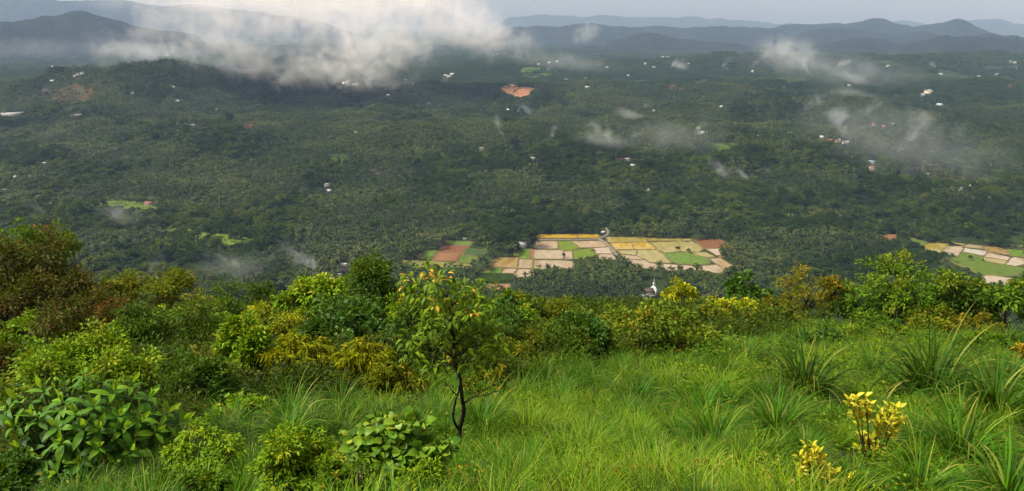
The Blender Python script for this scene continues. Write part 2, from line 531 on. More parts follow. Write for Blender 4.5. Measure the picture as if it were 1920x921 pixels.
PADDY = [
    ('gold', cropA([(170, 83), (238, 80), (238, 108), (168, 110)])),
    ('gold', cropA([(241, 80), (493, 77), (490, 106), (241, 108)])),
    ('gold', cropA([(498, 76), (640, 80), (660, 95), (640, 106), (497, 106)])),
    ('peach', cropA([(162, 130), (340, 130), (345, 185), (160, 188)])),
    ('lime', cropA([(345, 130), (440, 130), (500, 180), (450, 200), (350, 198)])),
    ('peach', cropA([(445, 130), (655, 128), (715, 172), (510, 178)])),
    ('beige', cropA([(160, 195), (378, 197), (385, 264), (160, 264)])),
    ('beige', cropA([(390, 205), (448, 205), (452, 264), (390, 266)])),
    ('lime', cropA([(458, 200), (600, 182), (635, 255), (455, 262)])),
    ('pale', cropA([(608, 182), (722, 176), (750, 222), (628, 224)])),
    ('beige', cropA([(632, 228), (752, 227), (795, 268), (648, 264)])),
    ('green', cropA([(25, 205), (120, 190), (140, 262), (80, 262), (20, 240)])),
    ('orange', cropA([(125, 190), (156, 190), (156, 262), (145, 262)])),
    ('brown', crop5([(870, 550), (1000, 550), (985, 608), (832, 603)])),
    ('beige', crop5([(1004, 560), (1078, 562), (1078, 610), (990, 608)])),
    ('beige', crop5([(1084, 564), (1250, 566), (1300, 570), (1300, 620), (1084, 612)])),
    ('beige', crop5([(912, 614), (985, 612), (970, 645), (905, 640)])),
    ('beige', crop5([(990, 614), (1084, 616), (1080, 655), (975, 662)])),
    ('green', crop5([(838, 606), (905, 612), (900, 640), (795, 636)])),
    ('olive', cropA([(715, 100), (1000, 104), (1015, 138), (720, 138)])),
    ('ochre', cropA([(735, 143), (890, 143), (920, 192), (775, 195)])),
    ('ochre', cropA([(895, 143), (1025, 140), (1085, 192), (925, 192)])),
    ('olive', cropA([(1010, 108), (1330, 112), (1345, 128), (1022, 130)])),
    ('sage', cropA([(1040, 135), (1350, 132), (1430, 185), (1400, 212), (1340, 210), (1240, 212), (1150, 218), (1092, 192)])),
    ('sage', cropA([(790, 200), (930, 197), (935, 235), (815, 225)])),
    ('sage', cropA([(938, 197), (1088, 196), (1150, 245), (1190, 294), (1030, 290), (990, 262), (938, 240)])),
    ('beige', cropA([(820, 232), (930, 240), (985, 266), (925, 268), (840, 262)])),
    ('beige', cropA([(845, 270), (985, 270), (1030, 294), (1085, 300), (1075, 345), (930, 320)])),
    ('pale', cropA([(1110, 300), (1230, 306), (1265, 345), (1180, 352), (1120, 325)])),
    ('pale', cropA([(1240, 308), (1375, 318), (1385, 345), (1290, 345)])),
    ('beige', cropA([(1385, 318), (1530, 306), (1590, 340), (1560, 368), (1470, 366), (1395, 345)])),
    ('grass', cropA([(1150, 222), (1240, 215), (1330, 214), (1470, 262), (1480, 298), (1380, 308), (1260, 300), (1200, 286)])),
    ('sage', cropA([(1345, 215), (1450, 212), (1520, 245), (1480, 255), (1370, 235)])),
    ('soil', cropA([(1360, 118), (1550, 115), (1630, 160), (1560, 182), (1440, 182)])),
    ('pale', cropA([(1450, 188), (1550, 185), (1560, 235), (1530, 236)])),
    ('peach', cropA([(1485, 260), (1560, 255), (1660, 320), (1585, 338)])),
    ('orange', cropA([(1545, 238), (1600, 245), (1560, 250)])),
    # beds on the left of the paddies
    ('soil', crop5([(580, 480), (718, 486), (692, 520), (550, 516)])),
    ('soil', crop5([(545, 522), (690, 524), (655, 570), (512, 566)])),
    ('dark', crop5([(702, 497), (820, 508), (785, 540), (688, 528)])),
    ('meadow', crop5([(668, 536), (778, 546), (752, 584), (655, 578)])),
    ('green', crop5([(470, 510), (540, 512), (506, 556), (430, 552)])),
    ('grass', crop5([(600, 455), (740, 460), (722, 482), (590, 474)])),
    ('dry', crop5([(350, 562), (508, 570), (650, 582), (752, 588), (740, 606), (360, 600)])),
    ('brownsoil', crop5([(826, 698), (940, 700), (936, 730), (826, 730)])),
    # paddies at the right edge
    ('sage', cropR([(1045, 150), (1110, 150), (1260, 205), (1200, 258), (1070, 228)])),
    ('green', cropR([(1115, 150), (1250, 150), (1470, 215), (1400, 230), (1270, 205)])),
    ('beige', cropR([(1210, 262), (1300, 222), (1470, 240), (1415, 300), (1230, 282)])),
    ('beige', cropR([(1000, 272), (1190, 270), (1180, 318), (1130, 388), (910, 340)])),
    ('olive', cropR([(700, 260), (800, 228), (1000, 238), (1000, 268), (900, 345), (760, 318)])),
    ('grey', cropR([(1200, 290), (1480, 330), (1440, 384), (1190, 335)])),
    ('pale', cropR([(1490, 345), (1750, 400), (1720, 442), (1440, 392)])),
    ('sage', cropR([(1440, 398), (1715, 446), (1690, 488), (1440, 440)])),
    ('brown', cropR([(1430, 290), (1490, 255), (1700, 310), (1740, 375), (1500, 335)])),
    ('green', cropR([(1700, 300), (1930, 320), (1930, 400), (1750, 378)])),
    ('pale', cropR([(1790, 395), (1930, 420), (1930, 480), (1820, 510), (1700, 490), (1735, 440)])),
    ('meadow', cropR([(1140, 345), (1190, 340), (1440, 392), (1436, 448), (1690, 494), (1930, 530), (1930, 620), (1400, 620), (1290, 560), (1000, 430), (1140, 395)])),
    ('meadow', cropR([(470, 150), (560, 160), (790, 235), (690, 262), (560, 225), (460, 180)])),
    ('orange', cropR([(190, 150), (330, 125), (430, 140), (390, 175), (260, 195)])),
    ('pale', cropR([(1440, 620), (1480, 612), (1740, 650), (1830, 680), (1700, 730), (1440, 720)])),
    ('meadow', cropR([(1720, 85), (1930, 90), (1930, 150), (1760, 130)])),
    ('pale', cropR([(1690, 180), (1720, 130), (1840, 140), (1930, 165), (1930, 280), (1700, 235)])),
]
MEADOW = [
    ('meadow', crop4([(470, 250), (640, 235), (760, 228), (830, 245), (905, 270), (800, 285), (690, 262), (560, 268)])),
    ('meadow', crop4([(850, 388), (980, 370), (1110, 392), (1090, 408), (900, 404)])),
    ('lime', crop4([(1130, 410), (1290, 420), (1430, 452), (1270, 488), (1230, 468), (1100, 455)])),
    ('clay', crop2([(880, 490), (930, 478), (985, 480), (1010, 495), (1085, 505), (1060, 535), (1000, 550), (940, 535)])),
    ('rust', [(1236, 165), (1256, 158), (1284, 160), (1300, 164), (1280, 171), (1250, 172)]),
    ('rust', [(1880, 158), (1896, 155), (1904, 166), (1886, 170)]),
    ('rust', crop1([(310, 500), (400, 480), (520, 470), (525, 540), (470, 575), (400, 560), (330, 590), (300, 560)])),
    ('orange', crop1([(1380, 700), (1420, 672), (1440, 690), (1430, 730), (1395, 728)])),
    ('rock', crop1([(190, 520), (280, 495), (310, 540), (240, 555)])),
    ('rock', crop5([(150, 60), (210, 38), (300, 55), (330, 90), (250, 105)])),
    ('faint', crop2([(950, 410), (1060, 365), (1180, 370), (1260, 400), (1180, 440), (1020, 440)])),
    ('faint', crop6([(150, -85), (280, -100), (350, -80), (260, -55), (170, -65)])),
    ('faint', [(615, 290), (640, 286), (652, 296), (640, 306), (618, 300)]),
    ('orange', [(600, 166), (618, 163), (622, 168), (604, 171)]),
]
CLEAR = [np.array(p) for _, p in PADDY]
CLEAR += [np.array(p) for k_, p in MEADOW if k_ == 'clay']
HALF = [np.array(p) for k_, p in MEADOW if k_ != 'clay']      # cleared ground with some trees left
CLEAR.append(np.array(crop5([(750, 640), (970, 640), (960, 735), (800, 735)])))     # the maize block
CLEAR.append(np.array(cropA([(690, 35), (745, 35), (745, 100), (840, 280), (800, 280), (650, 125), (160, 128), (160, 108), (640, 106), (700, 90)])))


def inpoly(x, y, P):
    x = np.asarray(x); y = np.asarray(y); c = np.zeros(x.shape, bool); j = len(P) - 1
    for i in range(len(P)):
        xi, yi = P[i]; xj, yj = P[j]
        k = ((yi > y) != (yj > y)) & (x < (xj - xi) * (y - yi) / ((yj - yi) or 1e-9) + xi)
        c ^= k; j = i
    return c


def sheet(name, pts, mat, subdiv=0, off=0.12, flat=True):
    """a polygon laid on the ground as a thin sheet with its own edge"""
    n = len(pts)
    if flat:
        from mathutils.geometry import tessellate_polygon
        P = pts.copy(); P[:, 2] += off
        T = np.array(tessellate_polygon([[Vector(p) for p in P]]), int)
        a = P[T[:, 0]]; nz = np.cross(P[T[:, 1]] - a, P[T[:, 2]] - a)[:, 2]
        T[nz < 0] = T[nz < 0][:, ::-1]
        return kind(link(name, make_mesh(name, P, [T], mat)), "structure")
    c = pts.mean(0)
    rings = [1.0, 0.75, 0.5, 0.25]
    P = np.concatenate([c + (pts - c) * k for k in rings] + [[c]])
    P[:, 2] = H(P[:, 0], P[:, 1]) + off
    F = []
    i = np.arange(n); j = (i + 1) % n
    for k in range(len(rings) - 1): F.append(np.stack([k * n + i, k * n + j, (k + 1) * n + j, (k + 1) * n + i], -1))
    T = np.stack([(len(rings) - 1) * n + i, (len(rings) - 1) * n + j, np.full(n, len(P) - 1)], -1)
    o = link(name, make_mesh(name, P, F + [T], mat))
    return kind(o, "structure")


def dense(poly, k):
    out = []
    for i in range(len(poly)):
        a = np.array(poly[i]); b = np.array(poly[(i + 1) % len(poly)])
        for t in range(k): out.append(a + (b - a) * t / k)
    return np.array(out)


NM = {'green': 'rice_field', 'lime': 'rice_field', 'grass': 'grass_field', 'meadow': 'meadow', 'dry': 'meadow', 'dark': 'vegetable_field', 'soil': 'tilled_field',
      'orange': 'bare_earth', 'brownsoil': 'tilled_field', 'rust': 'bare_earth', 'clay': 'bare_earth', 'rock': 'bare_rock'}
bund = MB()
MUD = turf("field_mud", (0.085, 0.075, 0.028), (0.16, 0.13, 0.06), 0.2)
for q, (k, poly) in enumerate(PADDY):
    pp = dense(poly, 3)
    W = plane(pp[:, 0], pp[:, 1], 0.0)
    W[:, :2] += (np.stack([vnoise(W[:, 0] / 6, W[:, 1] / 6, 2), vnoise(W[:, 0] / 6, W[:, 1] / 6, 7)], -1) - 0.5) * 3.0
    c_ = W.mean(0); Wb = c_ + (W - c_) * (1 + 2.2 / np.maximum(np.linalg.norm(W - c_, axis=1), 3)[:, None])
    sheet('field_mud', Wb, MUD, off=0.05 + 0.0045 * (q % 13))
    sheet(NM.get(k, 'paddy_water'), W, PM[k], off=0.14 + 0.006 * (q % 7))
    if k not in ('soil', 'orange', 'dry', 'brownsoil', 'dark'):
        for i in range(len(W)):
            a, b = W[i], W[(i + 1) % len(W)]
            d = b - a; L = np.linalg.norm(d)
            if L < 0.5 or L > 140: continue
            bund.box(((a + b) / 2)[:2].tolist() + [0.2 + 0.003 * (i % 5)], (L + 0.3, 0.45, 0.7), 0, math.atan2(d[1], d[0]), 0.9)
kind(link("field_bunds", bund.mesh("field_bunds", turf("bund_earth", (0.10, 0.08, 0.03), (0.17, 0.135, 0.06), 0.4))), "structure")
for k, poly in MEADOW:
    pp = dense(poly, 6); pp = pp + (np.stack([fbm(pp[:, 0] / 9, pp[:, 1] / 5, 3, 3), fbm(pp[:, 0] / 9, pp[:, 1] / 5, 8, 3)], -1) - 0.5) * np.array([26, 9]); W = hit(pp[:, 0], pp[:, 1], lo=700.0)
    sheet(NM.get(k, 'meadow'), W, PM[k], off=0.6, flat=False)

# beds ploughed across the red field: rows of raised soil, and yellow plants on the upper one
rowm = MB()
for t in np.linspace(0.08, 0.92, 9):
    a = plane(*(np.array([640 + 545 / 3, 300 + 522 / 3]) * (1 - t) + np.array([640 + 512 / 3, 300 + 566 / 3]) * t), 0.2)
    b = plane(*(np.array([640 + 690 / 3, 300 + 524 / 3]) * (1 - t) + np.array([640 + 655 / 3, 300 + 570 / 3]) * t), 0.2)
    d = b - a
    rowm.box((a + b) / 2 + [0, 0, 0.15], (np.linalg.norm(d) * 0.97, 1.3, 0.5), 0, math.atan2(d[1], d[0]), 0.8)
kind(link("soil_rows", rowm.mesh("soil_rows", PM['brownsoil'])), "stuff")

# the raised path that winds between the paddies
def path_strip(name, pts, width, h, mat):
    P = plane(np.array([p[0] for p in pts]), np.array([p[1] for p in pts]), 0.0)
    t = np.linspace(0, len(P) - 1, 40); Q = np.stack([np.interp(t, np.arange(len(P)), P[:, c]) for c in range(3)], -1)
    for _ in range(3): Q[1:-1] = (Q[:-2] + 2 * Q[1:-1] + Q[2:]) / 4
    T = np.gradient(Q, axis=0); T /= np.linalg.norm(T, axis=1)[:, None]
    Nn = np.stack([-T[:, 1], T[:, 0], np.zeros(len(T))], -1)
    up = np.array([0, 0, 1.0])
    rows = [Q - Nn * width * 0.68, Q - Nn * width * 0.5 + up * h, Q + Nn * width * 0.5 + up * h, Q + Nn * width * 0.68]
    V = np.stack(rows, 1).reshape(-1, 3); n = len(Q)
    i = np.arange(n - 1)[:, None] * 4; j = np.arange(3)[None]
    F = np.stack(np.broadcast_arrays(i + j, i + j + 1, i + 4 + j + 1, i + 4 + j), -1).reshape(-1, 4)[:, ::-1]
    kind(link(name, make_mesh(name, V, [F], mat)), "structure")


PATHM = plain("path_stone", (0.20, 0.17, 0.13), 0.9, 0.55, 0.35, 0.2)
path_strip("path", cropA([(712, 30), (725, 60), (715, 85), (680, 102), (650, 113)]), 3.4, 1.0, PATHM)
path_strip("path", cropA([(648, 114), (560, 118), (380, 120), (165, 121)]), 3.2, 0.9, PATHM)
path_strip("path", cropA([(652, 114), (700, 138), (742, 178), (785, 230), (832, 280)]), 3.4, 1.1, PATHM)

# ------------------------------------------------------------------ valley houses
WHITE = plain("white_wall", (0.50, 0.49, 0.46), 0.8, 0.45, 0.9)
CREAM = plain("cream_wall", (0.66, 0.58, 0.46), 0.8, 0.18, 0.9)
PINK = plain("rose_wall", (0.40, 0.27, 0.22), 0.8, 0.2, 0.9)
TILE = plain("clay_tile", (0.22, 0.10, 0.065), 0.85, 0.4, 1.2)
SLATE = plain("grey_roof", (0.28, 0.28, 0.29), 0.7, 0.3, 1.2)
TIN = plain("white_sheet_roof", (0.52, 0.53, 0.54), 0.55, 0.35, 0.6)
BROWNROOF = plain("brown_roof", (0.10, 0.075, 0.06), 0.85, 0.3, 1.2)
BLUEROOF = plain("blue_sheet_roof", (0.20, 0.33, 0.38), 0.5, 0.3, 0.6)
GLASS = plain("dark_pane", (0.03, 0.035, 0.04), 0.15, 0.2, 1, 0.5)
DOORM = plain("wood_door", (0.12, 0.06, 0.03), 0.6, 0.3, 2)


def gable(mb, L, Wd, z, h, over=0.5, th=0.22):
    for s in (-1, 1):
        a = np.array([[-L / 2 - over, s * (Wd / 2 + over), z - 0.25], [L / 2 + over, s * (Wd / 2 + over), z - 0.25], [L / 2 + over, 0, z + h], [-L / 2 - over, 0, z + h]])
        V = np.concatenate([a, a + [0, 0, th]])
        mb.add(V, np.array([[0, 1, 2, 3], [4, 7, 6, 5], [0, 4, 5, 1], [1, 5, 6, 2], [2, 6, 7, 3], [3, 7, 4, 0]]), 0)


HM = {}


def house_proto(key, L, Wd, hh, wall, roof, style, storeys=1):
    wb = MB(); wb.box((0, 0, hh / 2 - 1), (L, Wd, hh + 2))
    if style == 'gable':
        rh = Wd * 0.32
        for s in (-1, 1):
            wb.add([[s * (L / 2 - 0.01), -Wd / 2, hh], [s * (L / 2 - 0.01), Wd / 2, hh], [s * (L / 2 - 0.01), 0, hh + rh - 0.1]], np.array([[0, 1, 2]]))
    rb = MB()
    if style == 'gable': gable(rb, L, Wd, hh, Wd * 0.32)
    elif style == 'flat':
        rb.box((0, 0, hh + 0.15), (L + 0.8, Wd + 0.8, 0.3)); rb.box((L * 0.22, 0, hh + 1.2), (L * 0.3, Wd * 0.5, 1.8))
        for s in (-1, 1): rb.box((0, s * (Wd / 2 + 0.3), hh + 0.62), (L + 0.8, 0.18, 0.65))
    elif style == 'hip':
        z = hh - 0.1
        V = np.array([[-L / 2 - .6, -Wd / 2 - .6, z], [L / 2 + .6, -Wd / 2 - .6, z], [L / 2 + .6, Wd / 2 + .6, z], [-L / 2 - .6, Wd / 2 + .6, z], [-L * .22, 0, z + Wd * .33], [L * .22, 0, z + Wd * .33]])
        rb.add(V, [np.array([[0, 1, 5, 4], [2, 3, 4, 5], [3, 2, 1, 0]]), np.array([[1, 2, 5], [3, 0, 4]])])
    winb = MB(); winb.box((0, 0, 0), (1.5, 0.16, 1.4))
    frb = MB()
    for s in (-1, 1):
        frb.box((s * 0.82, -0.02, 0), (0.14, 0.26, 1.7)); frb.box((0, -0.022, s * 0.78), (1.5, 0.26, 0.14))
    db = MB(); db.box((0, 0, 1.05), (1.2, 0.16, 2.1))
    spots = []
    for st in range(storeys):
        nw = max(2, int(L / 3.6))
        for i in range(nw):
            x = -L / 2 + L * (i + 0.5) / nw
            if st == 0 and i == nw // 2: continue
            spots.append((x, st * (hh / storeys) + hh / storeys * 0.55))
    HM[key] = dict(wall=wb.mesh("house_wall", wall), roof=rb.mesh("house_roof", roof), win=winb.mesh("house_window", GLASS), frame=frb.mesh("house_frame", wall if wall is not WHITE else TIN),
                   door=db.mesh("house_door", DOORM), spots=spots, L=L, W=Wd, dx=-L / 2 + L * (max(2, int(L / 3.6)) // 2 + 0.5) / max(2, int(L / 3.6)))


house_proto('white', 11, 8, 3.6, WHITE, TIN, 'gable')
house_proto('grey', 11, 8, 3.6, WHITE, SLATE, 'gable')
house_proto('tile', 11, 8, 3.4, CREAM, TILE, 'gable')
house_proto('hip', 12, 9, 3.6, WHITE, TILE, 'hip')
house_proto('flat', 11, 9, 6.6, WHITE, WHITE, 'flat', 2)
house_proto('creamflat', 11, 9, 6.6, CREAM, TIN, 'flat', 2)
house_proto('block', 13, 10, 9.8, WHITE, WHITE, 'flat', 3)
house_proto('rose', 11, 8, 3.6, PINK, TILE, 'gable')
house_proto('blue', 13, 9, 4.0, WHITE, BLUEROOF, 'gable')
house_proto('shed', 34, 10, 3.6, WHITE, SLATE, 'gable')
HOUSES = []      # px box kept clear of trees


def house(px, py, wpx, key, label, rz=None, far=False):
    g = hit1(px, py + 1)
    dist = math.hypot(g[0], g[1])
    p = HM[key]
    sc = wpx * math.hypot(dist, CAMZ) / FPX / p['L']
    sc = min(max(sc * 0.82, 0.5), 2.3)
    az = math.atan2(g[0], g[1])
    if rz is None: rz = -az + random.uniform(-0.55, 0.55)
    o = thing("house", label, "house", (g[0], g[1], g[2]), rz, "houses scattered through the valley")
    o.scale = (sc,) * 3
    link("wall", p['wall'], o); link("roof", p['roof'], o)
    if not far:
        d = link("door", p['door'], o, (p['dx'], -p['W'] / 2 - 0.05, 0))
        for x, z in p['spots']:
            wn = link("window", p['win'], o, (x, -p['W'] / 2 - 0.04, z))
            link("frame", p['frame'], wn)
    h = 7 * sc * FPX / dist
    HOUSES.append((px - wpx * 0.45, px + wpx * 0.5, py - max(h * 0.7, 3) - 1, py + max(1.5, 4.0 * FPX / dist)))
    return o


HL = [
 (24, 217, 36, 'shed', "long low white shed at the far left edge below the wooded knoll"),
 (143, 217, 20, 'shed', "short white shed with bright walls right of the long shed below the knoll"),
 (140, 144, 7, 'white', "lowest white block of the row on the knoll shoulder"),
 (147, 142, 7, 'flat', "middle white block of the row on the knoll shoulder"),
 (155, 140, 8, 'flat', "highest white block of the row on the knoll shoulder"),
 (98, 153, 7, 'white', "small white house left of the row on the knoll shoulder"),
 (325, 164, 7, 'white', "small white house high on the knoll flank"),
 (333, 191, 9, 'white', "white roofed house low on the knoll flank"),
 (248, 176, 8, 'grey', "grey roofed house halfway down the knoll"),
 (405, 206, 7, 'white', "lone white house at the knoll foot under the cloud"),
 (332, 234, 8, 'white', "white house standing apart in the palms below the knoll"),
 (362, 238, 9, 'flat', "flat white house beside a tiled one below the knoll"),
 (373, 242, 8, 'tile', "tiled cream house beside a flat white one below the knoll"),
 (650, 163, 16, 'block', "tall white block by the orange earth under the cloud"),
 (667, 163, 15, 'flat', "flat white wing right of the tall block under the cloud"),
 (634, 167, 12, 'flat', "low white wing left of the tall block under the cloud"),
 (728, 180, 9, 'white', "white house in the woods right of the block under the cloud"),
 (805, 195, 9, 'grey', "grey roofed house in palms left of the orange clearing"),
 (953, 207, 8, 'white', "white house left of its neighbour below the orange clearing"),
 (973, 209, 9, 'flat', "flat white house below the orange clearing"),
 (668, 249, 7, 'grey', "small grey roofed house in the palms on the left middle"),
 (614, 351, 11, 'block', "stepped tall white house among dark palms left of centre"),
 (616, 360, 13, 'white', "low white house just in front of the stepped tall one"),
 (280, 384, 15, 'tile', "tiled house with red roof beside the bright meadow"),
 (645, 507, 22, 'flat', "white house half hidden by the dark dense tree"),
 (637, 516, 10, 'grey', "grey roofed outhouse in front of the half hidden white house"),
 (980, 462, 20, 'grey', "white house with grey roof under palms left of the paddies"),
 (790, 443, 11, 'rose', "red roofed house in trees above the tilled red field"),
 (872, 449, 8, 'grey', "tiny grey roofed house above the vegetable field"),
 (1131, 436, 8, 'white', "little white hut at the top end of the raised path"),
 (1176, 303, 12, 'flat', "upper white house of a pair on the low central rise"),
 (1185, 312, 11, 'white', "lower white house of a pair on the low central rise"),
 (1166, 298, 8, 'rose', "red walled house left of the white pair on the central rise"),
 (998, 299, 11, 'white', "white gabled house alone in the palms at the centre"),
 (903, 282, 10, 'creamflat', "cream flat roofed house alone in the palms left of centre"),
 (1309, 242, 8, 'flat', "upper flat white house below the drifting smoke"),
 (1315, 251, 12, 'white', "lower white gabled house below the drifting smoke"),
 (1215, 358, 8, 'flat', "narrow white house in trees above the paddies"),
 (1225, 209, 8, 'white', "small white house on the ridge right of centre"),
 (1352, 201, 8, 'white', "small white house below the rust coloured earth on the ridge"),
 (1404, 253, 7, 'rose', "rose walled house left of the big smoke plume"),
 (1421, 256, 7, 'white', "white house left of the big smoke plume"),
 (1480, 251, 9, 'white', "white house standing between the plume and the rose house"),
 (1541, 258, 9, 'white', "left house of the row under the big smoke plume"),
 (1557, 264, 10, 'rose', "rose house in the row under the big smoke plume"),
 (1571, 266, 10, 'creamflat', "cream house in the row under the big smoke plume"),
 (1585, 269, 12, 'white', "right white house of the row under the big smoke plume"),
 (1638, 236, 12, 'hip', "tiled house at the left of the reddish hamlet"),
 (1655, 240, 12, 'rose', "rose walled house in the middle of the reddish hamlet"),
 (1674, 234, 8, 'white', "white house at the right of the reddish hamlet"),
 (1740, 176, 12, 'creamflat', "cream house on the wooded slope at the right"),
 (1728, 180, 10, 'white', "white house beside the cream one on the right slope"),
 (1761, 199, 11, 'white', "white house below the cream one on the right slope"),
 (1634, 306, 13, 'blue', "house with a pale blue roof right of the smoke"),
 (1636, 317, 13, 'tile', "tiled house just in front of the pale blue roof"),
 (1738, 327, 7, 'white', "tiny white house alone right of the blue roof"),
 (1783, 354, 10, 'flat', "left flat house of the hamlet at the right edge"),
 (1801, 356, 13, 'grey', "wide grey roofed house of the hamlet at the right edge"),
 (1817, 350, 9, 'white', "right white house of the hamlet at the right edge"),
 (1762, 348, 9, 'rose', "rose house left of the hamlet at the right edge"),
 (1912, 385, 10, 'flat', "white house cut by the right edge of the picture"),
 (1350, 417, 8, 'flat', "narrow white house behind the flooded fields"),
 (1062, 152, 8, 'flat', "left house of two white ones in the far plain"),
 (1073, 152, 6, 'white', "right house of two white ones in the far plain"),
 (1101, 165, 9, 'white', "white house just above the central wooded ridge"),
 (1097, 148, 7, 'white', "white house beyond the central ridge near two others"),
 (836, 143, 8, 'white', "left house of the cluster by the cloud edge"),
 (843, 145, 8, 'flat', "middle house of the cluster by the cloud edge"),
 (848, 140, 8, 'white', "right house of the cluster by the cloud edge"),
 (8, 358, 9, 'white', "white house touching the left edge in the lower woods"),
 (30, 333, 8, 'white', "white house near the left edge in lower woods, above one"),
 (57, 332, 7, 'flat', "flat white house right of two near the left edge"),
 (84, 308, 9, 'white', "white house in the woods above the left edge group"),
 (70, 370, 9, 'rose', "red roofed house in lower woods near the left edge"),
]
FARH = [(915, 104), (925, 105), (932, 104), (940, 105), (1045, 116), (1030, 118), (1066, 71), (884, 116), (1243, 108), (1252, 108), (1122, 82), (1138, 128), (1180, 132), (1178, 142), (1210, 120), (1226, 128),
        (35, 90), (42, 88), (65, 92), (15, 125), (98, 126), (70, 104), (1592, 161), (1835, 146), (1845, 146), (1856, 145), (1868, 141), (1893, 118), (1902, 120), (1907, 131), (1806, 128), (1665, 126), (1412, 134),
        (1362, 129), (1469, 164), (1668, 77), (1764, 140), (720, 126), (760, 150), (775, 158), (1330, 84), (1050, 98), (995, 118), (1010, 122), (1155, 108), (1290, 120)]
prefetch([(h[0], h[1] + 1) for h in HL] + [(a, b + 1) for a, b in FARH])
for px, py, wp, key, lab in HL: house(px, py, wp, key, lab, far=wp < 9)
for px, py in FARH: house(px, py, 6, random.choice(['white', 'white', 'flat', 'block']), "tiny white house far off in the hazy plain", far=True)

# the church between the palms below the paddies
def church():
    d = ray(1219, 556); t = (0 - CAMZ) / d[2]; g = d * t
    o = thing("church", "white church with thin spire and brown roof among the nearest palms", "church", (g[0], g[1], 0), R(25))
    w_ = MB(); w_.box((-4, 0, 2.6), (15, 8, 7.2)); w_.box((-4, -5.2, 1.2), (15, 2.6, 4.4))
    link("wall", w_.mesh("church_wall", WHITE), o)
    r_ = MB()
    gable(r_, 14.5, 8.2, 6.2, 3.9, 0.5); r_.V = [v + np.array([-4.4, 0, 0]) for v in r_.V]
    link("roof", r_.mesh("church_roof", BROWNROOF), o)
    f_ = MB(); f_.box((4.6, 0, 4), (2.2, 9.6, 9))
    f_.add([[3.5, -5, 8.5], [5.7, -5, 8.5], [5.7, 5, 8.5], [3.5, 5, 8.5], [3.5, 0, 13.2], [5.7, 0, 13.2]], [np.array([[0, 1, 5, 4], [2, 3, 4, 5]]), np.array([[1, 2, 5], [3, 0, 4]])])
    link("facade", f_.mesh("church_facade", TIN), o)
    s_ = MB(); s_.box((4.6, 0, 14.2), (2.0, 2.0, 3.6)); s_.box((4.6, 0, 18.4), (1.5, 1.5, 5.0), 0, 0, 0.08)
    sp = link("spire", s_.mesh("church_spire", TIN), o)
    c_ = MB(); c_.box((4.6, 0, 21.6), (0.2, 0.2, 1.8)); c_.box((4.6, 0, 21.9), (0.22, 1.0, 0.2))
    link("cross", c_.mesh("church_cross", TIN), sp)
    wm = MB(); wm.box((0, 0, 0), (1.3, 0.2, 2.2)); wm = wm.mesh("church_window", GLASS)
    for i in range(5): link("window", wm, o, (-10 + i * 2.9, -6.55, 1.9))
    dm = MB(); dm.box((0, 0, 0), (0.2, 2.0, 3.2)); link("door", dm.mesh("church_door", DOORM), o, (5.72, 0, 1.4))
    HOUSES.append((1203, 1240, 524, 560))


church()

# ------------------------------------------------------------------ foliage generators
def unit(v): return v / (np.linalg.norm(v, axis=-1, keepdims=True) + 1e-9)


def leafcards(mb, B, D, Nn, L, W, fold=0.22, droop=0.15, m=0, lv=None, yng=None, long=False):
    n = len(B); L = np.broadcast_to(L, (n,))[:, None]; W = np.broadcast_to(W, (n,))[:, None]
    side = unit(np.cross(D, Nn)); nn = np.cross(side, D)
    dz = np.array([0, 0, -1.0])
    lv = rng.random(n) if lv is None else lv
    yng = np.zeros(n) if yng is None else yng
    if not long:
        tip = B + D * L + dz * droop * L
        r = B + D * L * 0.45 + side * W * 0.5 + nn * fold * W
        l = B + D * L * 0.45 - side * W * 0.5 + nn * fold * W
        V = np.stack([B, r, tip, l], 1).reshape(-1, 3); k = 4
        i = np.arange(n)[:, None] * 4
        F = np.concatenate([i + np.array([[0, 1, 2]]), i + np.array([[0, 2, 3]])])
    else:
        p1 = B + D * L * 0.3; p2 = B + D * L * 0.68 + dz * droop * 0.4 * L; tip = B + D * L + dz * droop * L
        V = np.stack([B, p1 + side * W * .5 + nn * fold * W, p1, p1 - side * W * .5 + nn * fold * W, p2 + side * W * .42 + nn * fold * W, p2, p2 - side * W * .42 + nn * fold * W, tip], 1).reshape(-1, 3); k = 8
        i = np.arange(n)[:, None] * 8
        F = np.concatenate([i + np.array([t]) for t in ([0, 1, 2], [0, 2, 3], [1, 4, 2], [4, 5, 2], [2, 5, 3], [5, 6, 3], [4, 7, 5], [5, 7, 6])])
    mb.add(V, F, m, lv=np.repeat(lv, k), lv2=np.repeat(rng.random(n), k), yng=np.repeat(yng, k))


def rdir(n, zmin=-1.0):
    z = rng.uniform(zmin, 1, n); a = rng.uniform(0, 2 * math.pi, n); s = np.sqrt(np.maximum(0, 1 - z * z))
    return np.stack([s * np.cos(a), s * np.sin(a), z], -1)


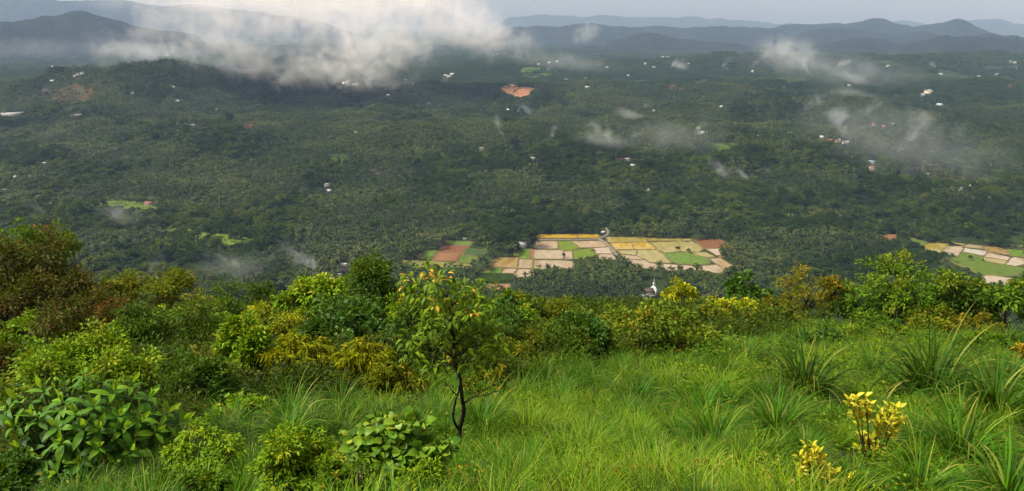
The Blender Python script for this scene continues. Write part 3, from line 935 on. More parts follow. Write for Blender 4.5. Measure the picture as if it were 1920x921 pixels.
def clusters(mb, C, O, rc, nl, L, W, flat=0.75, droop=0.25, yp=None, long=False, spread=0.5, m=0, fold=0.22):
    """leaf clusters at C with outward directions O"""
    n = len(C); rc = np.broadcast_to(rc, (n,))
    k = np.repeat(np.arange(n), nl); q = rdir(len(k))
    rad = rng.random(len(k)) ** 0.45
    off = q * rad[:, None] * rc[k][:, None]; off[:, 2] *= flat
    B = C[k] + off
    D = unit(q * spread + O[k] * 0.7 + rdir(len(k)) * 0.45 + np.array([0, 0, -0.1]))
    Nn = unit(O[k] * 0.5 + np.array([0, 0, 0.9]) + rdir(len(k)) * 0.55)
    lvc = rng.random(n)
    lv = np.clip(lvc[k] * 0.6 + rng.random(len(k)) * 0.4, 0, 1)
    y = None if yp is None else np.clip(yp[k] * (0.55 + 0.6 * rng.random(len(k))), 0, 1)
    leafcards(mb, B, D, Nn, L * rng.uniform(0.65, 1.25, len(k)), W * rng.uniform(0.7, 1.2, len(k)), fold, droop, m, lv, y, long)


def curve(a, b, sag, n=6, wob=0.0):
    t = np.linspace(0, 1, n)[:, None]
    P = a + (b - a) * t
    P[:, 2] += sag * 4 * t[:, 0] * (1 - t[:, 0])
    if wob: P[1:-1] += rng.normal(0, wob, (n - 2, 3))
    return P


# ------------------------------------------------------------------ valley trees
PALML = leafmat("palm_leaf", [(0.0, (0.020, 0.034, 0.010)), (1.0, (0.075, 0.10, 0.016))], trans=0.2, rough=0.55, spec=0.12,
                tinted=[(0.0, (0.009, 0.026, 0.006)), (0.5, (0.032, 0.056, 0.011)), (0.8, (0.058, 0.084, 0.016)), (1.0, (0.088, 0.104, 0.022))], jitter=1.2)
WOODL = leafmat("wood_leaf", [(0.0, (0.020, 0.040, 0.010)), (1.0, (0.065, 0.100, 0.020))], trans=0.2, rough=0.6, spec=0.12,
                tinted=[(0.0, (0.010, 0.030, 0.006)), (0.45, (0.028, 0.068, 0.009)), (0.8, (0.070, 0.122, 0.011)), (1.0, (0.125, 0.155, 0.015))], jitter=0.9)


def palm_mesh(k, nfr=15, seg=4):
    mb = MB(); h = rng.uniform(9.5, 12.5); lean = rng.normal(0, 0.9, 2)
    t = np.linspace(0, 1, 5)[:, None]
    mb.tube(np.concatenate([lean * t ** 2, h * t - 0.5], 1), np.linspace(0.22, 0.14, 5), 5, 1)
    top = np.array([lean[0], lean[1], h - 0.5])
    for i in range(nfr):
        az = i * 2.399 + rng.uniform(-.2, .2); el = rng.uniform(-0.35, 1.2) ; L = rng.uniform(3.6, 4.8)
        s = np.linspace(0, 1, seg + 1)
        th = el - s * rng.uniform(0.9, 1.5)
        dx = np.concatenate([[0], np.cumsum(np.cos(th[:-1]) * L / seg)]); dz = np.concatenate([[0], np.cumsum(np.sin(th[:-1]) * L / seg)])
        P = top + np.stack([dx * math.cos(az), dx * math.sin(az), dz], -1)
        wd = 0.75 * np.array([0.25, 0.9, 1.0, 0.75, 0.06]) if seg == 4 else 0.85 * np.array([0.4, 1.0, 0.1])
        sd_ = np.array([-math.sin(az), math.cos(az), 0])
        V = np.concatenate([P, P + sd_ * wd[:, None] - [0, 0, 0.28] * np.sign(wd)[:, None], P - sd_ * wd[:, None] - [0, 0, 0.28] * np.sign(wd)[:, None]])
        j = np.arange(seg); n = seg + 1
        F = np.concatenate([np.stack([j, j + 1, n + j + 1, n + j], -1), np.stack([j, 2 * n + j, 2 * n + j + 1, j + 1], -1)])
        mb.add(V, F, 0, lv=rng.random(), lv2=rng.random(), yng=0.0)
    return mb.mesh("palm", [PALML, PALEBARK])


def wood_mesh(k, nlobe=7, nl=9, ncl=9, size=1.0, h=None):
    mb = MB(); h = h or rng.uniform(8.5, 12); a = rng.uniform(3.4, 4.8)
    mb.tube([[0, 0, -1], [0.1, 0, h * 0.3], [0, 0.1, h * 0.6]], [0.28, 0.2, 0.12], 5, 1)
    cz = h * 0.62
    for i in range(nlobe):
        d = rdir(1, -0.25)[0]; c = np.array([0, 0, cz]) + d * np.array([a * 0.6, a * 0.6, h * 0.24]); rl = rng.uniform(1.4, 2.1)
        o = rdir(ncl, -0.35)
        clusters(mb, c + o * rl, o, 0.8, nl, 1.15 * size, 0.8 * size, m=0)
    return mb.mesh("wood", [WOODL, PALEBARK])


def proto_coll(name, meshes):
    c = bpy.data.collections.new(name)
    for i, m in enumerate(meshes):
        o = bpy.data.objects.new("%s_%02d" % (name, i), m); c.objects.link(o)
    return c


def scatter(name, P, rot, scl, idx, tint, coll, knd="stuff", tilt=None):
    me = bpy.data.meshes.new(name)
    me.vertices.add(len(P)); me.vertices.foreach_set("co", np.asarray(P, np.float32).ravel())
    for k, a, t in (("rot", rot, 'FLOAT'), ("scl", scl, 'FLOAT'), ("tint", tint, 'FLOAT'), ("tilt", tilt if tilt is not None else np.zeros(len(P)), 'FLOAT')):
        at = me.attributes.new(k, t, 'POINT'); at.data.foreach_set("value", np.asarray(a, np.float32))
    at = me.attributes.new("pick", 'INT', 'POINT'); at.data.foreach_set("value", np.asarray(idx, np.int32))
    o = link(name, me)
    g = bpy.data.node_groups.new(name, 'GeometryNodeTree')
    g.interface.new_socket("Geometry", in_out='INPUT', socket_type='NodeSocketGeometry')
    g.interface.new_socket("Geometry", in_out='OUTPUT', socket_type='NodeSocketGeometry')
    gi = N(g, "NodeGroupInput"); go = N(g, "NodeGroupOutput")
    ci = N(g, "GeometryNodeCollectionInfo"); ci.inputs[0].default_value = coll
    ci.inputs["Separate Children"].default_value = True; ci.inputs["Reset Children"].default_value = True
    ip = N(g, "GeometryNodeInstanceOnPoints"); ip.inputs["Pick Instance"].default_value = True

    def na(n, t):
        a = N(g, "GeometryNodeInputNamedAttribute"); a.data_type = t; a.inputs[0].default_value = n
        return a.outputs[0]
    cx = N(g, "ShaderNodeCombineXYZ"); g.links.new(na("rot", 'FLOAT'), cx.inputs[2]); g.links.new(na("tilt", 'FLOAT'), cx.inputs[0])
    g.links.new(gi.outputs[0], ip.inputs["Points"]); g.links.new(ci.outputs[0], ip.inputs["Instance"])
    g.links.new(na("pick", 'INT'), ip.inputs["Instance Index"])
    g.links.new(cx.outputs[0], ip.inputs["Rotation"]); g.links.new(na("scl", 'FLOAT'), ip.inputs["Scale"])
    g.links.new(ip.outputs[0], go.inputs[0])
    md = o.modifiers.new("scatter", 'NODES'); md.node_group = g
    if knd: o["kind"] = knd
    return o


PALMS = [palm_mesh(i) for i in range(6)]
WOODS = [wood_mesh(i) for i in range(6)]
VALLEY = proto_coll("valley_trees", PALMS + WOODS)
SILX = [0, 130, 200, 350, 420, 520, 560, 640, 660, 740, 770, 800, 840, 900, 930, 980, 1100, 1230, 1290, 1380, 1440, 1500, 1560, 1620, 1760, 1920]
SILY = [430, 440, 520, 545, 555, 575, 540, 515, 480, 475, 505, 505, 525, 570, 595, 550, 590, 590, 540, 535, 520, 500, 560, 540, 540, 535]


def grid(r0, r1, sp):
    ext = r1 * math.sin(R(35.5))
    nx = int(2 * ext / sp); ny = int((r1 - r0 * 0.8) / sp)
    x, y = np.meshgrid((np.arange(nx) - nx / 2) * sp, r0 * 0.8 + np.arange(ny) * sp)
    x = x.ravel() + rng.uniform(-.42, .42, x.size) * sp; y = y.ravel() + rng.uniform(-.42, .42, y.size) * sp
    r = np.hypot(x, y); k = (r > r0) & (r < r1) & (np.abs(np.arctan2(x, y)) < R(35.3))
    return x[k], y[k]


def cleared(x, y, z, h, pad=0):
    bad = np.zeros(len(x), bool)
    for f in (0.05, 0.5, 0.72):
        px, py, _ = project(np.stack([x, y, z + h * f], -1))
        for P in CLEAR:
            b = (px > P[:, 0].min() - 2) & (px < P[:, 0].max() + 2) & (py > P[:, 1].min() - 2) & (py < P[:, 1].max() + 2) & ~bad
            if b.any():
                i = np.nonzero(b)[0]; bad[i[inpoly(px[i], py[i], P)]] = True
        if f < 0.9:
            for P in HALF:
                b = inpoly(px, py, P) & (fbm(x / 16, y / 16, 55, 2) < 0.57)
                bad |= b
        for x0, x1, y0, y1 in HOUSES:
            bad |= (px > x0) & (px < x1) & (py > y0) & (py < y1)
    return bad


def woods():
    xs, ys = [], []
    for r0, r1, sp in ((690, 1900, 7.7), (1900, 3000, 8.2)):
        x, y = grid(r0, r1, sp); xs.append(x); ys.append(y)
    x = np.concatenate(xs); y = np.concatenate(ys); z = H(x, y)
    bpx, bpy_, _ = project(np.stack([x, y, z], -1))
    zone = np.exp(-(((bpx - 1560) / 210) ** 2 + ((bpy_ - 440) / 62) ** 2)) + np.exp(-(((bpx - 560) / 170) ** 2 + ((bpy_ - 430) / 45) ** 2)) * 0.9 \
        + np.exp(-(((bpx - 180) / 260) ** 2 + ((bpy_ - 500) / 110) ** 2)) + 0.8 * np.exp(-(((bpx - 1320) / 190) ** 2 + ((bpy_ - 330) / 50) ** 2))
    mixn = fbm(x / 130, y / 130, 31, 4)
    wood = (mixn - 0.5) * 1.5 + 0.5 + 0.28 * np.clip(zone, 0, 1.2) + rng.normal(0, 0.06, len(x)) > 0.60
    tint = np.where(wood, (fbm(x / 60 + 3, y / 60, 41, 4) - 0.5) * 2.2 + 0.34 + 0.30 * np.clip(zone, 0, 1) + rng.normal(0, 0.24, len(x)),
                    (fbm(x / 100, y / 100, 47, 4) - 0.5) * 2.2 + 0.46 + rng.normal(0, 0.32, len(x)))
    tint = np.clip(tint, 0, 1)
    scl = rng.uniform(0.80, 1.15, len(x)) * np.where(wood, np.exp(rng.normal(-0.05, 0.30, len(x))), 1.2) * (0.80 + 0.42 * fbm(x / 45, y / 45, 63, 3))
    bad = cleared(x, y, z, 10.5 * scl) | (rng.random(len(x)) < 0.05) | (fbm(x / 26, y / 26, 77, 3) < 0.27)
    x, y, z, wood, tint, scl = (a[~bad] for a in (x, y, z, wood, tint, scl))
    idx = np.where(wood, 6, 0) + rng.integers(0, 6, len(x))
    rot = rng.uniform(0, 6.28, len(x))
    r = np.hypot(x, y)
    tpx, tpy, _ = project(np.stack([x, y, z + 9 * scl], -1))
    vis = (tpx > 3) & (tpx < 1917) & (tpy < np.interp(tpx, SILX, SILY) - 3)
    single = np.zeros(len(x), bool)
    for w_, nm, lab, cat, grp in ((False, "palm_tree", "coconut palm in the valley woods just below the hillside", "palm tree", "coconut palms in the valley woods"),
                                  (True, "broadleaf_tree", "round leafy tree among the palms just below the hillside", "tree", "leafy trees in the valley woods")):
        c = np.nonzero(vis & (wood == w_))[0]; c = c[np.argsort(r[c] / scl[c])][:300]
        single[c] = True
        for i in c:
            o = link(nm, (PALMS + WOODS)[idx[i]], None, (x[i], y[i], z[i] - 0.2), rot[i], scl[i])
            o["tint"] = float(tint[i]); tag(o, lab, cat, grp)
    k = ~single
    for w_, nm in ((False, "palm_forest"), (True, "mixed_forest")):
        q = k & (wood == w_)
        scatter(nm, np.stack([x, y, z - 0.2], -1)[q], rot[q], scl[q], idx[q], tint[q], VALLEY)
    print("valley trees", len(x))


woods()


def patch_mesh(n, rad, s, nl):
    mb = MB()
    for i in range(n):
        a = rng.uniform(0, 6.28); r = rad * math.sqrt(rng.random()); c0 = np.array([r * math.cos(a), r * math.sin(a), 0])
        h = rng.uniform(7, 13) * s ** 0.4
        o = rdir(nl, -0.1); tone = rng.random()
        C = c0 + np.array([0, 0, h * 0.55]) + o * np.array([3.6, 3.6, h * 0.42]) * s * 0.85
        leafcards(mb, C, unit(o + rdir(nl) * 0.7), unit(o + [0, 0, 1.0] + rdir(nl) * 0.4), 3.0 * s, 2.3 * s, 0.2, 0.25, 0, np.full(nl, tone) * 0.7 + 0.3 * rng.random(nl), None)
    return mb.mesh("patch", [WOODL])


PATCHES = proto_coll("forest_patches", [patch_mesh(26, 17, 1.0, 22) for _ in range(5)])
PATCHES2 = proto_coll("far_forest_patches", [patch_mesh(40, 44, 2.0, 16) for _ in range(5)])


def far_woods():
    for r0, r1, sp, co, rad, pad in ((2980, 4500, 25, PATCHES, 17, 9), (4450, 9000, 62, PATCHES2, 40, 12)):
        x, y = grid(r0, r1, sp); z = H(x, y)
        z = np.where(np.hypot(x, y) > 6500, z * np.clip(1.6 - np.hypot(x, y) / 11000, 0, 1), z)
        bad = cleared(x, y, z, np.full(len(x), pad)) | (fbm(x / 300, y / 300, 61, 3) < 0.27)
        x, y, z = x[~bad], y[~bad], z[~bad]
        t = np.clip(fbm(x / 240, y / 240, 71, 4) * 1.1 - 0.22 + rng.normal(0, 0.1, len(x)), 0, 1)
        scatter("far_forest", np.stack([x, y, z - 1.5], -1), rng.uniform(0, 6.28, len(x)), rng.uniform(0.85, 1.15, len(x)), rng.integers(0, 5, len(x)), t, co)
        print("patches", len(x))


far_woods()

# trees that stand alone in the fields
FIELD_TREES = [(1270, 470, 9, "round dark tree on the green island between flooded fields"), (1291, 473, 8, "taller tree right of another on the green island"),
               (1819, 486, 7, "dark bush like tree on the green strip beside pale paddies"), (1843, 489, 4, "smallest tree on the green strip beside pale paddies"),
               (1374, 470, 8, "tree at the corner of the red tilled field"), (1354, 478, 6, "low tree beside the pale plot by the red field")]
for px, py, wp, lab in FIELD_TREES:
    d = ray(px, py + 2); g = d * (-CAMZ / d[2]); dist = math.hypot(g[0], g[1])
    s = wp * dist / FPX / 8.5
    o = link("field_tree", WOODS[int(px) % 6], None, (g[0], g[1], 0), px, s); o["tint"] = 0.25
    tag(o, lab, "tree", "trees standing in the fields")

# the maize block
def crop_mesh():
    mb = MB()
    n = 26
    B = np.stack([rng.uniform(-.8, .8, n), rng.uniform(-.8, .8, n), rng.uniform(0.2, 1.6, n)], -1)
    leafcards(mb, B, unit(rdir(n, 0.1) + [0, 0, 0.6]), unit(rdir(n, 0.2)), 1.3, 0.28, 0.15, 0.35)
    return mb.mesh("maize", [leafmat("maize_leaf", [(0, (0.05, 0.11, 0.015)), (1, (0.11, 0.20, 0.03))], trans=0.2)])


def maize():
    P = np.array(crop5([(760, 642), (968, 645), (955, 686), (812, 690), (740, 735), (700, 720)]))
    W = plane(P[:, 0], P[:, 1], 0.0)
    x, y = np.meshgrid(np.arange(W[:, 0].min(), W[:, 0].max(), 1.6), np.arange(W[:, 1].min(), W[:, 1].max(), 1.6)); x = x.ravel(); y = y.ravel()
    k = inpoly(x, y, W[:, :2]); x, y = x[k], y[k]
    x = x + rng.uniform(-.3, .3, len(x))
    scatter("maize_crop", np.stack([x, y, np.zeros(len(x))], -1), rng.uniform(0, 6.28, len(x)), rng.uniform(0.8, 1.3, len(x)), np.zeros(len(x)), rng.random(len(x)), proto_coll("maize_kinds", [crop_mesh()]))


maize()
# ------------------------------------------------------------------ hillside: placing by the pixel where a thing stands
_RR = np.geomspace(2.0, 95, 900)


def place(px, py):
    d = ray(px, py); rh = math.hypot(d[0], d[1]); az = math.atan2(d[0], d[1])
    z = np.interp(_RR * math.cos(0.8 * az), PD, PZ); zr = d[2] / rh * _RR
    k = np.nonzero(zr <= z)[0]
    r = _RR[k[0]] if len(k) else 70.0
    x, y = r * math.sin(az), r * math.cos(az)
    return np.array([x, y, float(H(x, y))]), r


def at(px, py, yd):
    """the point seen at px, py at the forward distance yd"""
    d = ray(px, py); return d * (yd / d[1]) + np.array([0, 0, CAMZ])


LM = {
    'dark': leafmat("leaf_dark", [(0, (0.0195, 0.0538, 0.0040)), (1, (0.0671, 0.1472, 0.0070))], (0.1708, 0.2048, 0.0150)),
    'deep': leafmat("leaf_deep", [(0, (0.0171, 0.0589, 0.0060)), (1, (0.0549, 0.1472, 0.0100))], (0.1220, 0.2176, 0.0200), rough=0.45, spec=0.16),
    'mid': leafmat("leaf_mid", [(0, (0.0342, 0.0922, 0.0040)), (1, (0.1098, 0.2240, 0.0070))], (0.2684, 0.2816, 0.0120)),
    'bright': leafmat("leaf_bright", [(0, (0.0671, 0.1600, 0.0040)), (1, (0.2074, 0.3584, 0.0080))], (0.3660, 0.3840, 0.0150)),
    'olive': leafmat("leaf_olive", [(0, (0.0464, 0.0845, 0.0040)), (1, (0.1647, 0.2240, 0.0070))], (0.3416, 0.2560, 0.0120)),
    'yellow': leafmat("leaf_yellow", [(0, (0.1037, 0.1536, 0.0040)), (1, (0.3050, 0.3520, 0.0080))], (0.5124, 0.4864, 0.0120)),
    'feather': leafmat("leaf_feather", [(0, (0.1586, 0.2176, 0.0050)), (1, (0.3904, 0.4352, 0.0100))], (0.4600, 0.3600, 0.0120), trans=0.35),
    'brown': leafmat("leaf_brown", [(0, (0.0671, 0.0845, 0.0040)), (1, (0.2013, 0.2176, 0.0080))], (0.3660, 0.2304, 0.0150)),
    'red': leafmat("leaf_red", [(0, (0.022, 0.036, 0.004)), (1, (0.080, 0.086, 0.007))], (0.17, 0.058, 0.014)),
    'orange': leafmat("leaf_orange_tipped", [(0, (0.0488, 0.1024, 0.0060)), (1, (0.1586, 0.2560, 0.0120))], (0.5000, 0.2700, 0.0200)),
}


def make_tree(name, cat, label, px, top, cbot, bpy_, wpx, mat, leafpx=5.0, nlobe=9, ncl=14, nl=26, rc=0.125, yfrac=0.15, aspect=0.45, airy=0.0, long=False, droop=0.25, bark=None, group=None, lobes=None, fold=0.22):
    base, r = place(px, bpy_)
    d = ray(px, top); rh = math.hypot(d[0], d[1])
    T = CAMZ + d[2] / rh * r - base[2]
    d2 = ray(px, cbot); Cb = CAMZ + d2[2] / math.hypot(d2[0], d2[1]) * r - base[2]
    Cb = max(Cb, 0.05 * T)
    mpp = r / math.cos(PITCH) / FPX / 0.97
    Cb *= 0.55
    a = wpx / 2 * mpp * 1.12; hz = (T - Cb) / 2; cz = Cb + hz
    ncl = int(ncl * 1.25)
    o = thing(name, label, cat, base, 0.0, group)
    tr = MB(); cr = MB()
    tw = max(0.02 * T, 0.035)
    lean = rng.normal(0, 0.03, 2) * T
    tr.tube(curve(np.array([0, 0, -0.35]), np.array([lean[0], lean[1], cz]), 0, 7, 0.025 * a), np.linspace(tw * 1.25, tw * 0.6, 7), 7, 0)
    rl = min(a, max(hz, a * 0.5)) * aspect
    for i in range(nlobe):
        if lobes is not None and i < len(lobes):
            c = np.array([(lobes[i][0] - px) * mpp, rng.uniform(-.4, .4) * a, 0]); dd = ray(px, lobes[i][1]); c[2] = CAMZ + dd[2] / math.hypot(dd[0], dd[1]) * r - base[2]
            rr_ = lobes[i][2] * mpp
        else:
            q = rdir(1, -0.8)[0] * rng.uniform(0.55, 1.0)
            c = np.array([q[0] * max(a - rl, 0.1), q[1] * max(a - rl, 0.1), cz + q[2] * max(hz - rl * 0.8, 0.05)]); rr_ = rl * rng.uniform(0.45, 1.3)
        tr.tube(curve(np.array([lean[0], lean[1], 0]) * 0.7 + np.array([0, 0, max(0.25 * T, min(cz, Cb) * 0.85)]), c, 0.06 * a, 6, 0.02 * a), np.linspace(tw * 0.5, tw * 0.16, 6), 5, 0)
        nc = max(4, int(ncl * (1 - airy)))
        oo = rdir(nc, -0.45)
        C = c + oo * rr_ * rng.uniform(0.55, 1.3, nc)[:, None] * np.array([1, 1, 0.85])
        for j in range(0, nc, 3): tr.tube(curve(c, C[j], 0.02, 4, 0.01 * a), np.linspace(tw * 0.17, tw * 0.05, 4), 4, 0)
        up = np.clip(oo[:, 2] * 0.6 + (C[:, 2] - Cb) / max(T - Cb, .1) * 0.6, 0, 1)
        yp = np.where(rng.random(nc) < yfrac * (0.4 + 1.3 * up), rng.uniform(0.5, 1.0, nc), rng.uniform(0, 0.18, nc) * up)
        clusters(cr, C, unit(oo + [0, 0, 0.25]), rc * a * rng.uniform(0.8, 1.3, nc), nl, leafpx * mpp * 1.25, leafpx * mpp * (0.36 if long else 0.62), 0.75, droop, yp, long, fold=fold)
    link("trunk", tr.mesh("tree_trunk", bark or BARK), o)
    link("crown", cr.mesh("tree_crown", LM[mat]), o)
    return o


T_ = make_tree
TLX_ = [0, 260, 340, 380, 500, 640, 750, 860, 950, 1000]
TLY_ = [800, 800, 790, 770, 760, 758, 745, 722, 700, 690]
# back row, far to near; px, top of crown, bottom of crown, ground, width
T_("tree", "tree", "dark green tree standing rightmost but one on the hill brow", 1790, 522, 590, 606, 100, 'dark', 5, 8, yfrac=.06)
T_("tree", "tree", "rounded tree with clumped leaves at the right end of the brow", 1885, 524, 606, 618, 120, 'mid', 7, 9, 13, 20, yfrac=.10)
T_("tree", "tree", "broad bright green tree with yellow tips on the right brow", 1692, 490, 592, 606, 165, 'mid', 5.5, 12, 20, 26, yfrac=.16, aspect=.36,
   lobes=[(1640, 545, 28), (1662, 522, 30), (1698, 512, 32), (1735, 522, 28), (1690, 545, 36), (1742, 552, 28), (1655, 572, 28), (1712, 574, 32), (1625, 570, 22), (1755, 575, 22), (1680, 580, 28), (1670, 548, 30)])
T_("shrub", "shrub", "dark low shrub just right of the broad bright tree", 1755, 548, 604, 612, 80, 'dark', 5, 6, yfrac=.05)
T_("tree", "tree", "airy olive and orange brown tree with thin dark trunks on the brow", 1508, 492, 606, 612, 130, 'brown', 4, 14, 14, 16, yfrac=.14, aspect=.30, airy=.1, bark=DARKBARK)
T_("tree", "tree", "slim rusty sapling beside the airy orange brown tree", 1552, 500, 570, 612, 46, 'brown', 4, 6, 9, 12, yfrac=.35, aspect=.4, bark=DARKBARK)
T_("tree", "tree", "glossy dark green tree between the yellow and the airy brown tree", 1402, 513, 575, 606, 92, 'deep', 8, 8, 12, 18, yfrac=.10)
T_("shrub", "shrub", "brownish bush at the foot of the airy tree on its left", 1446, 548, 612, 620, 74, 'brown', 4, 7, 11, 20, yfrac=.10)
T_("tree", "tree", "yellow leaved small tree left of the glossy dark one", 1362, 535, 625, 632, 110, 'yellow', 7, 10, 12, 20, yfrac=.32, aspect=.38)
T_("tree", "tree", "slender tree with golden upper leaves behind the spreading one", 1277, 525, 582, 612, 74, 'yellow', 6, 7, 11, 18, yfrac=.35)
T_("shrub", "shrub", "olive bush in front of the yellow leaved small tree", 1322, 560, 632, 640, 95, 'olive', 4.5, 8, 12, 22, yfrac=.18)
T_("shrub", "shrub", "orange brown dying bush behind the spreading tree", 1256, 578, 612, 622, 60, 'brown', 4, 5, 10, 18, yfrac=.55)
T_("tree", "tree", "spreading low tree with orange tips above the grass edge", 1235, 582, 668, 686, 200, 'orange', 8, 14, 15, 22, yfrac=.05, aspect=.34,
   lobes=[(1160, 620, 26), (1190, 600, 28), (1225, 598, 30), (1265, 612, 28), (1300, 630, 26), (1325, 645, 18), (1175, 645, 24), (1215, 640, 28), (1255, 648, 26), (1290, 655, 20)], bark=DARKBARK)
T_("tree", "tree", "dark rounded tree behind the layered olive one at the centre", 990, 541, 620, 640, 92, 'dark', 5, 8, yfrac=.10)
T_("tree", "tree", "layered olive green tree at the centre of the brow", 1050, 553, 622, 640, 130, 'olive', 5, 12, 14, 20, yfrac=.12, aspect=.33)
T_("shrub", "shrub", "dense glossy bush with bright top at the centre edge of the grass", 1082, 590, 682, 688, 128, 'deep', 7.5, 13, 18, 24, yfrac=.12, aspect=.40)
T_("shrub", "shrub", "light green bush leaning on the dense glossy one", 1020, 592, 655, 676, 66, 'mid', 6, 7, 12, 20, yfrac=.18)
T_("shrub", "shrub", "yellow brown feathery bush right of the lone central tree", 978, 622, 692, 694, 112, 'olive', 5, 10, 14, 22, yfrac=.25, long=True, droop=.5)
T_("shrub", "shrub", "olive bush between the dense glossy bush and the spreading tree", 1140, 575, 640, 668, 90, 'olive', 5, 8, 12, 20, yfrac=.22)
T_("tree", "tree", "dark dense tree rising behind the lone central tree", 715, 462, 600, 658, 150, 'dark', 5, 15, 18, 28, yfrac=.06, aspect=.36)
T_("tree", "tree", "dark shaded bush tree right behind the lone central trunk", 782, 548, 690, 706, 130, 'dark', 6, 9, 14, 24, yfrac=.05)
T_("tree", "tree", "small tree with yellow sprigs left of the lone central tree", 762, 565, 640, 690, 44, 'yellow', 6, 5, 9, 12, yfrac=.25)
T_("tree", "tree", "sunlit yellow green tree left of the dark dense one", 612, 510, 592, 656, 170, 'bright', 8, 11, 14, 20, yfrac=.26, aspect=.36)
T_("tree", "tree", "glossy round leaved tree below the sunlit yellow green one", 640, 552, 665, 690, 205, 'deep', 10, 14, 16, 20, yfrac=.05, aspect=.36)
T_("shrub", "shrub", "dark green bush right of the glossy round leaved tree", 735, 612, 712, 718, 110, 'deep', 8, 8, 13, 20, yfrac=.04)
T_("tree", "tree", "dark olive tree with small leaves left of the sunlit one", 455, 532, 625, 660, 180, 'dark', 5, 12, 15, 26, yfrac=.10, aspect=.34)
T_("tree", "tree", "yellowish thin leaved tree in the middle of the left thicket", 505, 556, 650, 682, 130, 'yellow', 5, 10, 13, 22, yfrac=.2, aspect=.36)
T_("tree", "tree", "bright broad leaved young tree left of the feathery bushes", 468, 578, 735, 745, 120, 'bright', 9, 14, 14, 18, yfrac=.15, aspect=.40)
T_("tree", "tree", "olive yellow tree on the skyline of the left thicket", 275, 496, 610, 664, 190, 'olive', 5, 14, 16, 26, yfrac=.18, aspect=.33)
T_("tree", "tree", "pale olive bush tree left of the dark one in the thicket", 395, 545, 665, 690, 135, 'olive', 5, 10, 14, 22, yfrac=.12, aspect=.36)
T_("tree", "tree", "deep green tree in the heart of the left thicket", 318, 548, 700, 720, 180, 'dark', 6, 13, 16, 26, yfrac=.08, aspect=.36)
T_("tree", "tree", "green topped tree behind the reddish one at the left", 95, 408, 520, 668, 118, 'mid', 5.5, 11, 16, 26, yfrac=.06, aspect=.36)
T_("tree", "tree", "tall reddish leaved tree at the left edge", 40, 424, 640, 690, 265, 'red', 6, 20, 18, 28, yfrac=.15, aspect=.30)
T_("tree", "tree", "brown tinged tree below the reddish one", 165, 525, 670, 705, 165, 'red', 6, 13, 16, 24, yfrac=.16, aspect=.34)
T_("tree", "tree", "rust brown leaved bush tree in the left thicket", 228, 562, 690, 715, 130, 'red', 5, 10, 14, 22, yfrac=.26, aspect=.36)
T_("shrub", "shrub", "dark shrub at the left edge under the reddish tree", 20, 640, 745, 775, 130, 'red', 6, 10, 15, 24, yfrac=.12)
T_("shrub", "shrub", "bright yellow green bush above the large leaved shrub", 170, 640, 752, 790, 232, 'bright', 7, 15, 17, 26, yfrac=.16, aspect=.34,
   lobes=[(95, 690, 34), (140, 672, 34), (185, 664, 32), (230, 678, 34), (258, 705, 28), (170, 705, 36), (215, 715, 34), (120, 712, 30)])
T_("shrub", "shrub", "dark bush between the bright bush and the grass", 345, 640, 765, 785, 150, 'dark', 7, 11, 15, 24, yfrac=.06)
T_("shrub", "shrub", "brown green bush above the leafy plants left of the grass", 395, 640, 745, 765, 90, 'olive', 5, 8, 14, 22, yfrac=.18)
T_("shrub", "shrub", "low dark shrub on the brow left of the dark right trees", 1610, 560, 606, 612, 96, 'dark', 5, 7, 12, 20, yfrac=.06)
T_("shrub", "shrub", "brown green shrub in front of the dark right trees", 1745, 575, 630, 634, 110, 'olive', 4.5, 9, 13, 20, yfrac=.10)
T_("shrub", "shrub", "reddish brown shrub low on the right of the brow", 1830, 592, 636, 640, 90, 'brown', 4.5, 8, 12, 18, yfrac=.12)
T_("shrub", "shrub", "dark leafy bush in the grass below the airy tree", 1530, 618, 652, 655, 105, 'deep', 5.5, 8, 12, 20, yfrac=.08)
T_("shrub", "shrub", "pale green weedy bush in the grass right of the airy tree", 1620, 600, 640, 644, 120, 'mid', 5, 8, 12, 20, yfrac=.12)
T_("shrub", "shrub", "round green bush in grass near the right edge", 1850, 625, 662, 668, 80, 'mid', 5, 7, 12, 20, yfrac=.10)
T_("shrub", "shrub", "red orange leaved sprig cut by the right edge", 1914, 640, 685, 694, 26, 'orange', 6, 4, 8, 12, yfrac=.9)


FILL = 0
while FILL < 46:
    fx = rng.uniform(-10, 975); lim = float(np.interp(fx, TLX_, TLY_)); fy = rng.uniform(650, min(lim, 790))
    if any(abs(fx - q) < 78 and fy > h_ for q, h_ in ((170, 700), (565, 700), (680, 700), (866, 700), (470, 700))): continue
    FILL += 1
    ht = rng.uniform(72, 138); w_ = rng.uniform(64, 124)
    T_("shrub", "shrub", "bushy shrub packed among the others in the hillside thicket", fx, fy - ht, fy - 8, fy, w_, str(rng.choice(['dark', 'dark', 'mid', 'bright', 'olive', 'deep', 'mid', 'red' if fx < 300 else 'bright'])), rng.uniform(5, 8.5), 8, 12, 18,
       yfrac=.10, aspect=.38, group="bushy shrubs filling the hillside thicket")


